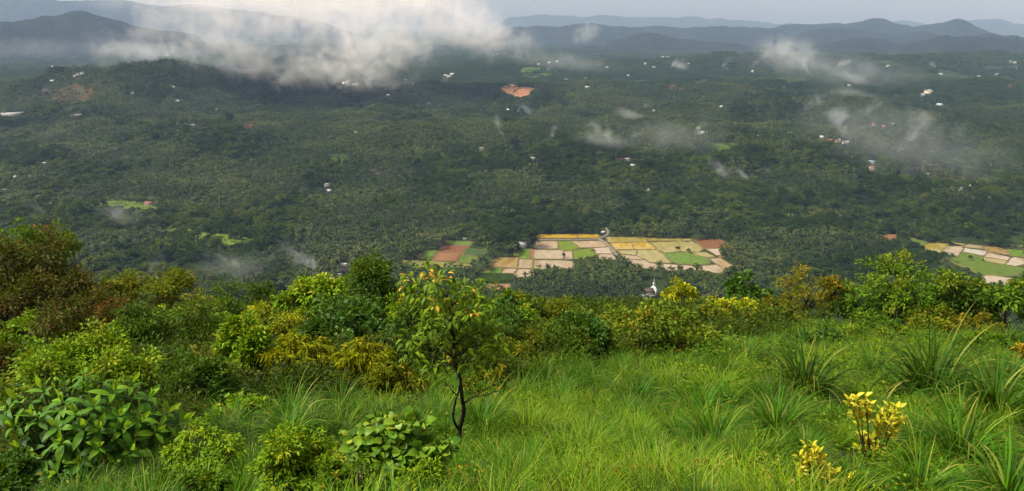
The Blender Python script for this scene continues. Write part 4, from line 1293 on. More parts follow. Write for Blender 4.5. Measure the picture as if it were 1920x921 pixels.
def feathery(label, px, top, bpy_, wpx, n, mat='feather'):
    """a bamboo like bush: arching canes with plumes of narrow leaves"""
    base, r = place(px, bpy_); mpp = r / math.cos(PITCH) / FPX / 0.97
    d = ray(px, top); T = CAMZ + d[2] / math.hypot(d[0], d[1]) * r - base[2]; a = wpx / 2 * mpp
    o = thing("feathery_bush", label, "shrub", base, 0, "feathery yellow green bushes at the thicket edge")
    tr = MB(); cr = MB()
    for i in range(n):
        az = rng.uniform(0, 6.28); q = math.sqrt(rng.random()); hh = T * rng.uniform(0.55, 1.0) * (1 - 0.25 * q)
        e = np.array([math.cos(az) * a * q, math.sin(az) * a * q, hh])
        t = np.linspace(0, 1, 9)[:, None]
        P = np.concatenate([e[:2] * (t ** 1.7) + rng.normal(0, .02, 2), hh * (1 - (1 - t) ** 1.8)], 1)
        P[:, 2] -= 0.22 * a * q * t[:, 0] ** 4
        tr.tube(P, np.linspace(0.016, 0.004, 9), 4, 0)
        m = 90; s = rng.uniform(0.25, 1.0, m); k = s * 8; k0 = np.minimum(k.astype(int), 7); f = (k - k0)[:, None]
        B = P[k0] * (1 - f) + P[k0 + 1] * f
        D = unit(unit(P[k0 + 1] - P[k0]) * 0.7 + rdir(m) * 0.7 + [0, 0, -0.15])
        leafcards(cr, B, D, unit(rdir(m) + [0, 0, 1.0]), rng.uniform(9, 18, m) * mpp, 3.0 * mpp, 0.2, 0.45, 0, np.clip(0.4 + 0.5 * rng.random(m), 0, 1) * 0 + rng.random() * .5 + rng.random(m) * .5, np.where(rng.random(m) < .15, .8, .1))
    link("canes", tr.mesh("canes", BARK), o); link("foliage", cr.mesh("feather_foliage", LM[mat]), o)


feathery("left feathery yellow green bush at the thicket edge", 565, 612, 745, 150, 60)
feathery("right feathery yellow green bush beside the bare twig", 680, 618, 742, 130, 55)
feathery("low olive feathery bush trailing toward the central trunk", 745, 672, 755, 120, 40, 'olive')

# ------------------------------------------------------------------ undergrowth and grass over the slope
def blades(mb, n, rb, L0, L1, wd, lean, cv, lv0=0.0, lev=5, yng=0.13):
    az = rng.uniform(0, 2 * math.pi, n); rr_ = rb * np.sqrt(rng.random(n)); L = rng.uniform(L0, L1, n)
    az2 = az + rng.normal(0, 0.5, n)
    th0 = np.abs(rng.normal(0, lean, n)); c = rng.uniform(0.35, 1.0, n) * cv
    s = np.linspace(0, 1, lev)
    th = th0[:, None] + c[:, None] * s ** 1.3
    dx = np.concatenate([np.zeros((n, 1)), np.cumsum(np.sin(th[:, :-1]), 1)], 1) * (L / (lev - 1))[:, None]
    dz = np.concatenate([np.zeros((n, 1)), np.cumsum(np.cos(th[:, :-1]), 1)], 1) * (L / (lev - 1))[:, None]
    w_ = wd * rng.uniform(0.6, 1.2, n)[:, None] * (1 - s[None] ** 2 * 0.97) * np.minimum(1, 0.55 + s * 2)[None] / 2
    cx, sx = np.cos(az2)[:, None], np.sin(az2)[:, None]
    tw = rng.normal(0, 0.5, n)[:, None]
    px = np.cos(az)[:, None] * rr_[:, None] + dx * cx; py = np.sin(az)[:, None] * rr_[:, None] + dx * sx
    sidex, sidey = -np.sin(az2[:, None] + tw), np.cos(az2[:, None] + tw)
    Lf = np.stack([px - sidex * w_, py - sidey * w_, dz], -1); Rt = np.stack([px + sidex * w_, py + sidey * w_, dz], -1)
    V = np.stack([Lf, Rt], 2).reshape(-1, 3)
    i = np.arange(n)[:, None] * lev * 2; j = np.arange(lev - 1)[None] * 2
    F = np.stack(np.broadcast_arrays(i + j, i + j + 1, i + j + 3, i + j + 2), -1).reshape(-1, 4)
    k = lev * 2
    dry = (rng.random(n) < yng) * rng.uniform(0.5, 1, n)
    mb.add(V, F, 0, lv=np.repeat(np.clip(lv0 + rng.random(n) * (1 - lv0), 0, 1), k), lv2=np.repeat(rng.random(n), k), yng=np.repeat(dry, k) * np.tile(np.repeat(s, 2), n))


GRASSM = leafmat("grass_blade", [(0, (0.025, 0.075, 0.003)), (1, (0.10, 0.19, 0.006))], (0.30, 0.28, 0.05), trans=0.24, rough=0.5, spec=0.10,
                 tinted=[(0.0, (0.008, 0.042, 0.003)), (0.4, (0.028, 0.114, 0.003)), (0.7, (0.064, 0.190, 0.004)), (1.0, (0.145, 0.240, 0.005))], jitter=0.8)
UNDERM = leafmat("undergrowth_leaf", [(0, (0.022, 0.046, 0.006)), (1, (0.075, 0.12, 0.010))], (0.26, 0.22, 0.02), trans=0.3,
                 tinted=[(0.0, (0.010, 0.032, 0.004)), (0.45, (0.030, 0.072, 0.005)), (0.75, (0.085, 0.145, 0.006)), (1.0, (0.10, 0.085, 0.010))], jitter=0.8)


WEEDM = leafmat("weed_leaf", [(0, (0.030, 0.085, 0.004)), (1, (0.12, 0.23, 0.007))], (0.34, 0.26, 0.015), trans=0.3,
                tinted=[(0.0, (0.022, 0.075, 0.004)), (0.6, (0.075, 0.17, 0.006)), (1.0, (0.17, 0.26, 0.008))], jitter=0.5)


def grass_mesh(k):
    mb = MB()
    if k < 4: blades(mb, 62, 0.24, 0.24, 0.58, 0.016, 0.5, 2.0, 0.0, 5)
    else: blades(mb, 95, 0.15, 0.45, 0.98, 0.0185, 0.34, 2.5, 0.0, 6)
    return mb.mesh("grass_clump", [GRASSM])


def under_mesh(k):
    mb = MB(); n = 16
    o = rdir(n, -0.1); C = o * np.array([0.5, 0.5, 0.42]) + np.array([0, 0, 0.28])
    clusters(mb, C, unit(o + [0, 0, .4]), 0.24, 24, 0.115 if k % 2 else 0.085, 0.06 if k % 2 else 0.034, 0.8, 0.3, np.where(rng.random(n) < 0.05, 0.7, 0.05))
    return mb.mesh("undergrowth_clump", [UNDERM])


def weed_mesh(k):
    mb = MB()
    for i in range(7):
        e = np.array([rng.normal(0, .14), rng.normal(0, .14), rng.uniform(0.2, 0.5)])
        m = 14; t = rng.uniform(0.3, 1, m)[:, None]
        leafcards(mb, e * t, unit(rdir(m, -.1)), unit(rdir(m, .3)), rng.uniform(0.05, 0.09, m), 0.04, 0.2, 0.2, 0, None, np.where(rng.random(m) < .06, rng.random(m), 0))
    return mb.mesh("weed", [WEEDM])


GRASSC = proto_coll("grass_kinds", [grass_mesh(k) for k in range(7)])
UNDERC = proto_coll("undergrowth_kinds", [under_mesh(k) for k in range(6)])
WEEDC = proto_coll("weed_kinds", [weed_mesh(k) for k in range(4)])
TLX = [0, 150, 260, 340, 380, 500, 640, 750, 860, 950, 1100, 1200, 1300, 1400, 1500, 1600, 1920]
TLY = [960, 960, 930, 810, 775, 765, 762, 748, 722, 698, 684, 678, 662, 645, 610, 600, 600]


def tussock_mesh(k):
    mb = MB()
    blades(mb, 300, 0.16, 0.55, 1.15, 0.020, 0.30, 2.5, 0.0, 8, 0.2)
    return mb.mesh("tussock_blades", [GRASSM])


TUS = [tussock_mesh(k) for k in range(4)]
TUSC = proto_coll("tussock_kinds", TUS)


def big_tussock(k):
    mb = MB(); blades(mb, 240, 0.16, 0.60, 1.30, 0.024, 0.42, 3.3, 0.0, 10, 0.2); return mb.mesh("tussock_blades", [GRASSM])


BIGTUS = [big_tussock(k) for k in range(4)]


def slope_cover():
    xs = []
    for r0, r1, sp in ((2.2, 9, 0.23), (9, 18, 0.30), (18, 34, 0.40), (34, 72, 0.58)):
        x, y = grid(r0, r1, sp); xs.append(np.stack([x, y, np.full(len(x), sp)], -1))
    A = np.concatenate(xs); x, y, sp = A.T; z = H(x, y)
    px, py, _ = project(np.stack([x, y, z], -1))
    tl = np.interp(px, TLX, TLY) + (fbm(x / 1.6, y / 1.6, 21, 3) - 0.5) * 26
    r = np.hypot(x, y)
    g = py > tl
    m1 = fbm(x / 1.1, y / 1.1, 83, 3); m2 = fbm(x / 5.5 + 4, y / 5.5, 87, 3)
    bare = (m1 < 0.485)
    keep = np.ones(len(x), bool)
    for bx, by, hw, dr in ((150, 905, 205, 1.25), (735, 900, 128, 2.4), (1632, 880, 42, 0.9), (1540, 925, 60, 1.0), (545, 925, 90, 1.5), (866, 846, 16, 0.7), (385, 900, 50, 1.2), (630, 935, 60, 1.2), (355, 950, 60, 1.5)):
        rb = place(bx, by)[1]; keep &= ~((np.abs(px - bx) < hw) & (r < rb + 0.45) & (r > rb - dr))
    k = g & ~bare & (py < 1200) & keep
    tint = np.clip((m2 - 0.5) * 2.8 + (m1 - 0.5) * 2.6 + 0.34 + rng.normal(0, .10, len(x)) + np.clip((r - 14) / 60, 0, .22) - 0.12 * (px > 1300) * (r < 14), 0, 1)  # short grass between clumps tinted darker, hollow shade put into the colour
    scl = np.where(r < 18, 0.68, 0.86) * (0.20 + 1.45 * m1) * rng.uniform(0.75, 1.25, len(x)) * np.interp(r, [5, 20, 60], [0.85, 1.0, 1.15])
    tall = (m1 > 0.50) & (rng.random(len(x)) < 0.65)
    idx = np.where(tall, rng.integers(4, 7, len(x)), rng.integers(0, 4, len(x)))
    P = np.stack([x, y, z - 0.02], -1)
    lean = rng.normal(0.05, 0.22, len(x))
    scatter("grass", P[k], rng.uniform(-3.14, 3.14, k.sum()), scl[k], idx[k], tint[k], GRASSC, tilt=lean[k])
    # fountain tussocks standing through the sward
    tx, ty = [], []
    for r0, r1, s_ in ((3.0, 16, 0.62), (16, 34, 0.9), (34, 70, 1.3)):
        a_, b_ = grid(r0, r1, s_); tx.append(a_); ty.append(b_)
    tx = np.concatenate(tx); ty = np.concatenate(ty); tz = H(tx, ty); tp, tq, _ = project(np.stack([tx, ty, tz], -1)); tr_ = np.hypot(tx, ty)
    kk = (tq > np.interp(tp, TLX, TLY) - 6) & (tq < 1150) & (fbm(tx / 1.7, ty / 1.7, 83, 3) + rng.normal(0, .06, len(tx)) > 0.41)
    for bx, by, hw, dr in ((150, 905, 215, 1.25), (735, 900, 130, 2.4), (1632, 880, 60, 0.9), (1540, 925, 70, 1.0), (560, 935, 95, 1.5), (866, 846, 22, 0.8), (385, 900, 60, 1.2), (655, 950, 70, 1.2), (365, 960, 70, 1.5)):
        rb = place(bx, by)[1]; kk &= ~((np.abs(tp - bx) < hw) & (tr_ < rb + 0.6) & (tr_ > rb - dr))
    nk = int(kk.sum())
    tt = np.clip((fbm(tx / 4.5, ty / 4.5, 87, 3) - 0.5) * 2.4 + 0.28 + rng.normal(0, .20, len(tx)), 0, 1)
    scatter("tussock_grass", np.stack([tx, ty, tz - 0.02], -1)[kk], rng.uniform(-3.14, 3.14, nk), rng.uniform(0.5, 0.95, nk) * np.interp(tr_[kk], [4, 15, 60], [0.62, 0.85, 1.25]), rng.integers(0, 4, nk), tt[kk], TUSC, tilt=rng.normal(0, 0.15, nk))
    wk = g & keep & (fbm(x / 2.4 + 8, y / 2.4, 93, 3) > 0.55) & (rng.random(len(x)) < 0.42) & (py < 1150)
    scatter("weeds", P[wk], rng.uniform(0, 6.28, wk.sum()), rng.uniform(0.8, 1.5, wk.sum()) * np.interp(r[wk], [5, 14, 30], [0.62, 0.9, 1.8]), rng.integers(0, 4, wk.sum()), np.clip(0.62 + (m2[wk] - .5) + rng.normal(0, .12, wk.sum()), 0, 0.86), WEEDC)
    print("grass", k.sum(), "weeds", wk.sum())
    # thicket floor
    xs = []
    for r0, r1, s_ in ((3.5, 22, 0.55), (22, 46, 0.8), (46, 96, 1.15)):
        x, y = grid(r0, r1, s_); xs.append(np.stack([x, y, np.full(len(x), s_)], -1))
    x, y, sp = np.concatenate(xs).T; z = H(x, y); px, py, _ = project(np.stack([x, y, z], -1)); r = np.hypot(x, y)
    tl = np.interp(px, TLX, TLY) + (fbm(x / 1.6, y / 1.6, 21, 3) - 0.5) * 30
    keep = np.ones(len(x), bool)
    for bx, by, hw, dr in ((150, 905, 240, 4.5), (470, 745, 70, 1.0), (565, 745, 80, 1.2), (680, 742, 70, 1.2), (170, 790, 120, 1.0)):
        rb = place(bx, by)[1]; keep &= ~((np.abs(px - bx) < hw) & (r < rb + 0.5) & (r > rb - dr))
    k = (py < tl + 4) & (py < 1000) & keep
    t = np.clip(fbm(x / 4, y / 4, 101, 4) * 1.5 - 0.35 + rng.normal(0, .12, len(x)), 0, 1)
    s = sp * rng.uniform(1.2, 2.6, len(x))
    scatter("undergrowth", np.stack([x, y, z - 0.05], -1)[k], rng.uniform(0, 6.28, k.sum()), s[k], rng.integers(0, 6, k.sum()), t[k], UNDERC)
    print("undergrowth", k.sum())


slope_cover()

# ------------------------------------------------------------------ tussocks one can point at
for px, py, wpx, tint, lab in [
    (1508, 765, 130, 0.0, "dark drooping tussock left of the tall yellow bush"),
    (1745, 760, 150, 0.0, "dark drooping tussock above and right of the tall yellow bush"),
    (1895, 735, 90, 0.14, "dark tussock near the right edge in the middle of the slope"),
    (1860, 800, 160, 0.25, "long bladed tussock leaning over at the right edge"),
    (1800, 880, 230, 0.45, "broad pale bladed clump right of the yellow bushes at the bottom"),
    (1895, 925, 240, 0.45, "largest pale bladed clump in the bottom right corner"),
    (1725, 925, 190, 0.50, "upright light green clump between the bottom right clump and yellow bush"),
    (1715, 860, 120, 0.15, "dark green tussock right beside the tall yellow bush"),
    (1620, 935, 110, 0.20, "green tussock below the small yellow bush at the bottom"),
    (1455, 830, 150, 0.35, "green tussock left of the small yellow bush"),
    (1190, 760, 120, 0.25, "blue green tussock in the middle of the open grass"),
    (1140, 745, 90, 0.20, "smaller dark tussock beside the blue green one"),
    (1090, 860, 170, 0.45, "arching pale tussock in the lower middle of the grass"),
    (960, 925, 170, 0.40, "pale arching tussock on the bottom edge right of the central trunk"),
    (1200, 900, 140, 0.45, "upright tussock at the bottom among reddish weeds"),
    (905, 815, 130, 0.25, "green tussock just right of the central trunk"),
    (825, 800, 100, 0.35, "tussock just left of the central trunk"),
    (545, 800, 130, 0.45, "fountain like tussock below the left feathery bush"),
    (545, 845, 120, 0.60, "bright tussock below the fountain like one"),
    (430, 830, 120, 0.40, "tussock beside the fern next to the large leaved shrub"),
    (370, 790, 110, 0.45, "tussock right of the large leaved shrub under the dark bush"),
    (640, 780, 100, 0.40, "tussock between the feathery bushes and the round leaved bush"),
    (1395, 700, 90, 0.30, "tussock right of the spreading low tree"),
    (1345, 690, 80, 0.35, "tussock at the foot of the spreading low tree"),
    (1075, 688, 60, 0.15, "dark tussock under the dense glossy bush"),
    (1310, 790, 130, 0.40, "tussock with dark hollow behind in the middle of the grass"),
    (1340, 850, 150, 0.45, "tussock below the dark hollow"),
    (1640, 725, 90, 0.55, "yellowish tussock above the tall yellow bush"),
    (1890, 655, 60, 0.22, "long dark grass mound near the right edge under the shrubs")]:
    g, r = place(px, py); mpp = r / math.cos(PITCH) / FPX / 0.97
    o = tag(link("grass_tussock", BIGTUS[px % 4], None, g, random.uniform(-.6, .6), wpx * mpp / (0.95 if tint < 0.13 else 1.5 if wpx > 165 else 1.15)), lab, "grass tussock", "grass tussocks on the slope")
    o["tint"] = tint

# ------------------------------------------------------------------ single leaves for the nearest plants
def leafobjmat(name, stops, rib, trans=0.28, rough=0.5, spec=0.15):
    m, nt, b, out = newmat(name)
    oi = N(nt, "ShaderNodeObjectInfo")
    c = ramp(nt, oi.outputs["Random"], stops)
    c = mix(nt, math_(nt, 'MULTIPLY', attr(nt, "rib"), 0.45), c, rib)
    c = mix(nt, attr(nt, "tip"), c, tuple(v * 1.1 for v in rib))
    nt.links.new(c, b.inputs["Base Color"]); b.inputs["Roughness"].default_value = rough; b.inputs["Specular IOR Level"].default_value = spec
    tr = N(nt, "ShaderNodeBsdfTranslucent"); nt.links.new(mix(nt, 0.35, c, (0.22, 0.30, 0.01)), tr.inputs[0])
    ms = N(nt, "ShaderNodeMixShader"); ms.inputs[0].default_value = trans
    nt.links.new(b.outputs[0], ms.inputs[1]); nt.links.new(tr.outputs[0], ms.inputs[2]); nt.links.new(ms.outputs[0], out.inputs[0])
    return m


def leafmesh(name, L, W, mat, seg=6, fold=0.25, curl=0.25, heart=False, wave=0.0):
    s = np.linspace(0, 1, seg + 1)
    if heart: w_ = W / 2 * np.clip(np.sin(math.pi * np.clip(s * 0.82 + 0.18, 0, 1)) ** 0.8, 0.0, 1)
    else: w_ = W / 2 * np.sin(math.pi * s ** 0.9) ** 0.8
    w_ = np.maximum(w_, 0.002)
    y = s * L; zc = 0.12 * L * np.sin(math.pi * s * 0.6) - curl * L * s ** 2.2
    rip = wave * L * np.sin(s * 19)
    V = np.concatenate([np.stack([-w_, y, zc + fold * w_ + rip], -1), np.stack([0 * w_, y, zc], -1), np.stack([w_, y, zc + fold * w_ - rip], -1)])
    n = seg + 1; j = np.arange(seg)
    F = np.concatenate([np.stack([j, n + j, n + j + 1, j + 1], -1), np.stack([n + j, 2 * n + j, 2 * n + j + 1, n + j + 1], -1)])
    mb = MB(); mb.add(V, F, 0, rib=np.concatenate([0 * s, s * 0 + 1, 0 * s]), tip=np.zeros(3 * n))
    return mb.mesh(name, [mat], smooth=True)


def put_leaf(parent, me, p, d, n, s=1.0, name="leaf"):
    y = Vector(d).normalized(); x = y.cross(Vector(n)).normalized(); z = x.cross(y)
    o = bpy.data.objects.new(name, me); COL.objects.link(o); o.parent = parent
    M = Matrix((x * s, y * s, z * s)).transposed().to_4x4(); M.translation = Vector(p)
    o.matrix_local = M
    return o


def merged(meshes, items, name, mat, parent, knd="stuff"):
    """leaves too many to be parts of their own, joined into one foliage part"""
    mb = MB(); cache = {}
    for me, p, d, n, s in items:
        if me.name not in cache:
            V = np.zeros(len(me.vertices) * 3, np.float32); me.vertices.foreach_get("co", V)
            F = np.array([list(q.vertices) for q in me.polygons]); rb = np.zeros(len(me.vertices), np.float32); me.attributes["rib"].data.foreach_get("value", rb)
            cache[me.name] = (V.reshape(-1, 3), F, rb)
        V, F, rb = cache[me.name]
        y = unit(np.asarray(d, float)); x = unit(np.cross(y, n)); z = np.cross(x, y)
        mb.add((V * s) @ np.stack([x, y, z]) + p, F, 0, rib=rb, tip=0.0, lv=rng.random(), lv2=rng.random(), yng=0.0)
    if mb.n: 
        o = link(name, mb.mesh(name, [mat], smooth=True), parent); o["kind"] = knd


# --- the large leaved shrub in the lower left corner
def big_shrub():
    base, r = place(150, 905); yd = base[1]
    mpp = yd / (FPX * math.cos(PITCH)) * 1.0
    o = thing("large_leaved_shrub", "dark glossy shrub with large whorled leaves in the bottom left corner", "shrub", base)
    MA = leafobjmat("big_leaf", [(0.0, (0.045, 0.15, 0.006)), (0.55, (0.092, 0.24, 0.008)), (1.0, (0.17, 0.33, 0.010))], (0.10, 0.19, 0.03))
    YO = leafobjmat("big_leaf_young", [(0.0, (0.22, 0.42, 0.012)), (1.0, (0.34, 0.50, 0.016))], (0.24, 0.34, 0.03), 0.4)
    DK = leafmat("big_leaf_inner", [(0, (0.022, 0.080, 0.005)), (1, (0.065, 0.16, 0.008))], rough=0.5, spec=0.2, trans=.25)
    Lm = 40 * mpp
    big = [leafmesh("big_leaf", Lm * rng.uniform(.9, 1.15), Lm * 0.38, MA, 6, 0.22, c, wave=0.006) for c in (0.15, 0.3, 0.45, 0.6)]
    yng = [leafmesh("young_leaf", Lm * 0.72, Lm * 0.26, YO, 6, 0.35, c) for c in (-0.1, 0.1)]
    cx = at(150, 830, yd + 0.15)
    ctr = cx - base
    W = [(75, 740, .3), (150, 712, .5), (205, 745, .2), (240, 730, .5), (30, 760, .1), (110, 762, -.1), (170, 770, -.15), (270, 755, .3), (305, 785, .2), (135, 785, -.35), (60, 790, -.25),
         (20, 810, -.4), (100, 812, -.4), (215, 790, -.2), (225, 815, -.3), (255, 800, -.05), (180, 815, -.4), (150, 812, -.45), (285, 820, -.1), (320, 830, .1), (110, 840, -.55), (40, 850, -.5), (70, 872, -.55),
         (180, 850, -.5), (235, 855, -.4), (290, 862, -.3), (205, 880, -.5), (255, 888, -.45), (145, 878, -.6), (35, 890, -.6), (100, 900, -.65), (300, 895, -.3), (180, 915, -.6), (240, 918, -.5), (5, 775, -.1), (5, 875, -.55),
         (330, 800, .4), (0, 735, .4), (115, 730, .6), (185, 728, .6), (280, 905, -.4), (65, 918, -.7)]
    inner = []; cnt = 0
    st = MB()
    for wx, wy, dy in W:
        p = at(wx * 1.04, wy - 12, yd + dy * 0.75) - base
        ax = unit((p - ctr) * np.array([0.8, 0.8, 0.5]) + np.array([0, -0.15, 0.55]))
        st.tube(curve(np.array([rng.normal(0, .08), rng.normal(0, .08), -0.1]), p - ax * 0.02, 0.12, 7, 0.015), np.linspace(0.022, 0.006, 7), 5, 0)
        u = unit(np.cross(ax, [0.3, 0.9, 0.1])); v = np.cross(ax, u); a0 = rng.uniform(0, 6.28)
        nl = 8
        for i in range(nl + 9):
            a = a0 + i * 2.399 + rng.normal(0, .12)
            el = (0.30 + 0.22 * i) if i < nl else rng.uniform(1.3, 2.3)
            rad = math.cos(a) * u + math.sin(a) * v
            d = ax * math.cos(el) + rad * math.sin(el); nn = ax * math.sin(el) - rad * math.cos(el)
            nn = unit(nn + np.array([0, 0, 0.35]))
            pos = p - ax * (0.015 * i if i < nl else rng.uniform(0.06, 0.28)) + rad * 0.006
            if i < 2: me = random.choice(yng); sc = rng.uniform(.75, 1.1)
            else: me = random.choice(big); sc = rng.uniform(.6, 1.05) * (0.7 + 0.06 * min(i, 6))
            if i < nl and cnt < 296: put_leaf(o, me, p if i < 2 else pos, d, nn, sc); cnt += 1
            else: inner.append((me, pos, d, nn, sc))
    for _ in range(260):
        q = rdir(1, -.6)[0]; p = ctr + q * np.array([0.75, 0.35, 0.45]) * 1.15 * rng.uniform(.5, .95); p[2] = max(p[2], 0.05)
        inner.append((random.choice(big), p, unit(q + rdir(1)[0] * .8 + np.array([0, 0, -.3])), unit(np.array([0, 0, 1.0]) + q * .4), rng.uniform(.6, 1.0)))
    merged(None, inner, "foliage", DK, o)
    link("branches", st.mesh("branches", BARK), o)


big_shrub()


# --- the round leaved bush left of the central trunk
def round_bush():
    base, r = place(735, 900); yd = base[1]; mpp = yd / (FPX * math.cos(PITCH))
    o = thing("round_leaved_bush", "bright bush with broad rounded leaves left of the central trunk", "shrub", base)
    M1 = leafobjmat("round_leaf", [(0.0, (0.075, 0.20, 0.008)), (0.6, (0.14, 0.29, 0.010)), (1.0, (0.25, 0.39, 0.014))], (0.16, 0.26, 0.03), 0.35, 0.45, 0.35)
    M2 = leafobjmat("round_leaf_young", [(0.0, (0.26, 0.36, 0.02)), (1.0, (0.36, 0.40, 0.03))], (0.34, 0.42, 0.05), 0.4, 0.5, 0.3)
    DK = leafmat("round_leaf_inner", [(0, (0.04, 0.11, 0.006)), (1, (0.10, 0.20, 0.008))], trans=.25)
    Lm = 22 * mpp
    A = [leafmesh("round_leaf", Lm, Lm * 0.95, M1, 6, 0.15, c, True) for c in (.1, .25, .45)]
    B = [leafmesh("round_leaf_young", Lm * .7, Lm * .62, M2, 5, 0.15, .15, True)]
    st = MB(); inner = []
    for i in range(66):
        wx = rng.uniform(648, 838); e = (wx - 742) / 98
        topy = 786 + 40 * e * e + (8 if wx > 790 else 0)
        wy = topy + (905 - topy) * rng.random() ** 1.25
        dep = -0.30 + 0.55 * (1 - (wy - topy) / (905 - topy)) + rng.normal(0, .05)
        p = at(wx, wy, yd + dep * 0.8) - base
        st.tube(curve(np.array([rng.normal(0, .15), rng.normal(0, .08), -.1]), p, 0.08, 6, .01), np.linspace(0.010, 0.004, 6), 4, 0)
        for k in range(9):
            q = rdir(1, -.35)[0]; pp = p + q * np.array([1, 1, .7]) * rng.uniform(.02, .11)
            d = unit(q * .8 + np.array([0, -.35, -.15]) + rdir(1)[0] * .4); nn = unit(np.array([0, -.5, 1.0]) + rdir(1)[0] * .45)
            me = random.choice(A); s = rng.uniform(.55, 1.1)
            if wy < topy + 14 and k < 2: me = B[0]; s = rng.uniform(.7, 1.1)
            if k < 4 or (k == 4 and i < 34): put_leaf(o, me, pp, d, nn, s)
            else: inner.append((random.choice(A), p - np.array([0, -.08, .05]) + q * .1, d, nn, s))
    merged(None, inner, "foliage", DK, o)
    link("stems", st.mesh("stems", BARK), o)


round_bush()


# --- yellow bushes
def yellow_bush(label, bx, by, sprays, lpx, n):
    base, r = place(bx, by); yd = base[1]; mpp = yd / (FPX * math.cos(PITCH))
    o = thing("yellow_bush", label, "shrub", base, 0, "yellow leaved bushes in the lower right grass")
    M1 = YELLOWLEAF
    Lm = lpx * mpp
    A = [leafmesh("yellow_leaf", Lm, Lm * .42, M1, 5, .25, c) for c in (0.0, .2, .4)]
    st = MB(); k = 0
    for wx, wy in sprays:
        p = at(wx, wy, yd + rng.uniform(-.15, .2)) - base
        P = curve(np.array([0, 0, -.1]), p, 0.05, 7, .012); st.tube(P, np.linspace(.014, .004, 7), 5, 0)
        for i in range(n):
            a = i * 2.399; el = rng.uniform(.3, 1.35)
            t = 1 - i / n * .62
            q = P[-1] * t + P[3] * (1 - t) + rng.normal(0, .012, 3)
            d = np.array([math.cos(a) * math.sin(el), math.sin(a) * math.sin(el), math.cos(el)])
            put_leaf(o, A[i % 3], q, unit(d + np.array([0, -.1, .1])), unit(np.array([0, -.3, 1.0]) + rdir(1)[0] * .4), rng.uniform(.65, 1.15)); k += 1
    link("stems", st.mesh("stems", BARK), o)


YELLOWLEAF = leafobjmat("yellow_leaf", [(0.0, (0.36, 0.38, 0.006)), (0.35, (0.58, 0.54, 0.008)), (0.8, (0.68, 0.60, 0.012)), (1.0, (0.26, 0.30, 0.015))], (0.66, 0.58, 0.06), .3, .5, .3)
yellow_bush("tall bright yellow leaved bush in the lower right grass", 1632, 880, [(1592, 748), (1606, 742), (1622, 744), (1600, 768), (1625, 764), (1652, 770), (1668, 762), (1682, 764), (1690, 786), (1664, 784), (1648, 800), (1675, 802), (1614, 818), (1632, 822), (1652, 836), (1640, 846), (1610, 842)], 18, 17)
yellow_bush("small yellow leaved bush in the bottom right grass", 1530, 925, [(1508, 838), (1524, 834), (1500, 852), (1538, 848), (1520, 858), (1496, 876), (1552, 876), (1568, 884), (1558, 896), (1598, 894), (1580, 905), (1530, 888)], 16, 20)


def sprig(label, px, py, h, mat, n, lpx, cat="plant", name="young_plant", spread=.35, yng=.2, group=None, base_leaves=0):
    base, r = place(px, py); mpp = r / math.cos(PITCH) / FPX / .97; T = h * mpp
    o = thing(name, label, cat, base, 0, group)
    st = MB(); cr = MB()
    for i in range(n):
        a = rng.uniform(0, 6.28); q = rng.random() ** .6 * spread * T
        e = np.array([math.cos(a) * q, math.sin(a) * q, T * rng.uniform(.55, 1.0)])
        P = curve(np.array([rng.normal(0, .05) * T, rng.normal(0, .05) * T, -.08]), e, .03 * T, 6, .01 * T); st.tube(P, np.linspace(.02 * T, .006 * T, 6) * .6, 4, 0)
        m = 26; s = rng.uniform(.25, 1, m); k = s * 5; k0 = np.minimum(k.astype(int), 4); f = (k - k0)[:, None]
        B = P[k0] * (1 - f) + P[k0 + 1] * f
        leafcards(cr, B, unit(rdir(m, -.2) + [0, 0, .15]), unit(rdir(m, .2) + [0, -.2, .6]), lpx * mpp * rng.uniform(.6, 1.15, m), lpx * mpp * .5, .22, .25, 0, None, np.where(rng.random(m) < yng, rng.uniform(.5, 1, m), 0) * (s > .6))
    link("stems", st.mesh("plant_stems", BARK), o); link("foliage", cr.mesh("plant_foliage", LM[mat]), o)
    return o


sprig("dark leafy sapling standing alone in the open grass", 1130, 810, 55, 'deep', 8, 10, spread=.3)
sprig("bright leafy plant with lance leaves at the thicket edge", 440, 795, 70, 'bright', 16, 13, spread=.6, yng=.3)
sprig("broad green leafy plant right of the feathery bushes", 815, 735, 55, 'mid', 14, 10, spread=.7)
sprig("green leafy plant at the foot of the dark bush", 770, 745, 60, 'deep', 12, 11, spread=.6)
sprig("tiny orange flowering sprig in the upper right grass", 1508, 700, 30, 'orange', 5, 8, spread=.35, yng=.95)
sprig("yellow orange leaved seedling in the left part of the grass", 1030, 760, 34, 'orange', 5, 8, spread=.3, yng=.7)
T_("low_bush", "shrub", "small leaved yellow green bush at the bottom left of the grass", 560, 806, 935, 940, 175, 'bright', 8, 14, 15, 26, yfrac=.12, aspect=.36)
T_("low_bush", "shrub", "second small leaved bush at the bottom beside the round leaved one", 655, 850, 950, 955, 120, 'mid', 8, 10, 14, 24, yfrac=.15, aspect=.36)
T_("fern", "plant", "ferny light green plant hugging the large leaved shrub", 385, 800, 895, 905, 130, 'bright', 9, 13, 13, 22, yfrac=.06, long=True, droop=.5, aspect=.34)
T_("low_bush", "shrub", "green bush at the very bottom beside the large leaved shrub", 365, 868, 960, 965, 130, 'mid', 8, 11, 14, 24, yfrac=.08, aspect=.36)
T_("low_bush", "shrub", "broad green bush on the bottom edge below the round leaves", 800, 872, 955, 960, 120, 'bright', 9, 10, 13, 20, yfrac=.2, aspect=.36)
T_("low_bush", "shrub", "dark low bush in the very corner under the large leaved shrub", 5, 872, 960, 950, 130, 'deep', 10, 10, 13, 22, yfrac=.05, aspect=.38)
T_("low_bush", "shrub", "leafy bush among tussocks between the fern and feathery bushes", 450, 752, 812, 815, 110, 'bright', 10, 9, 13, 20, yfrac=.12, aspect=.36)
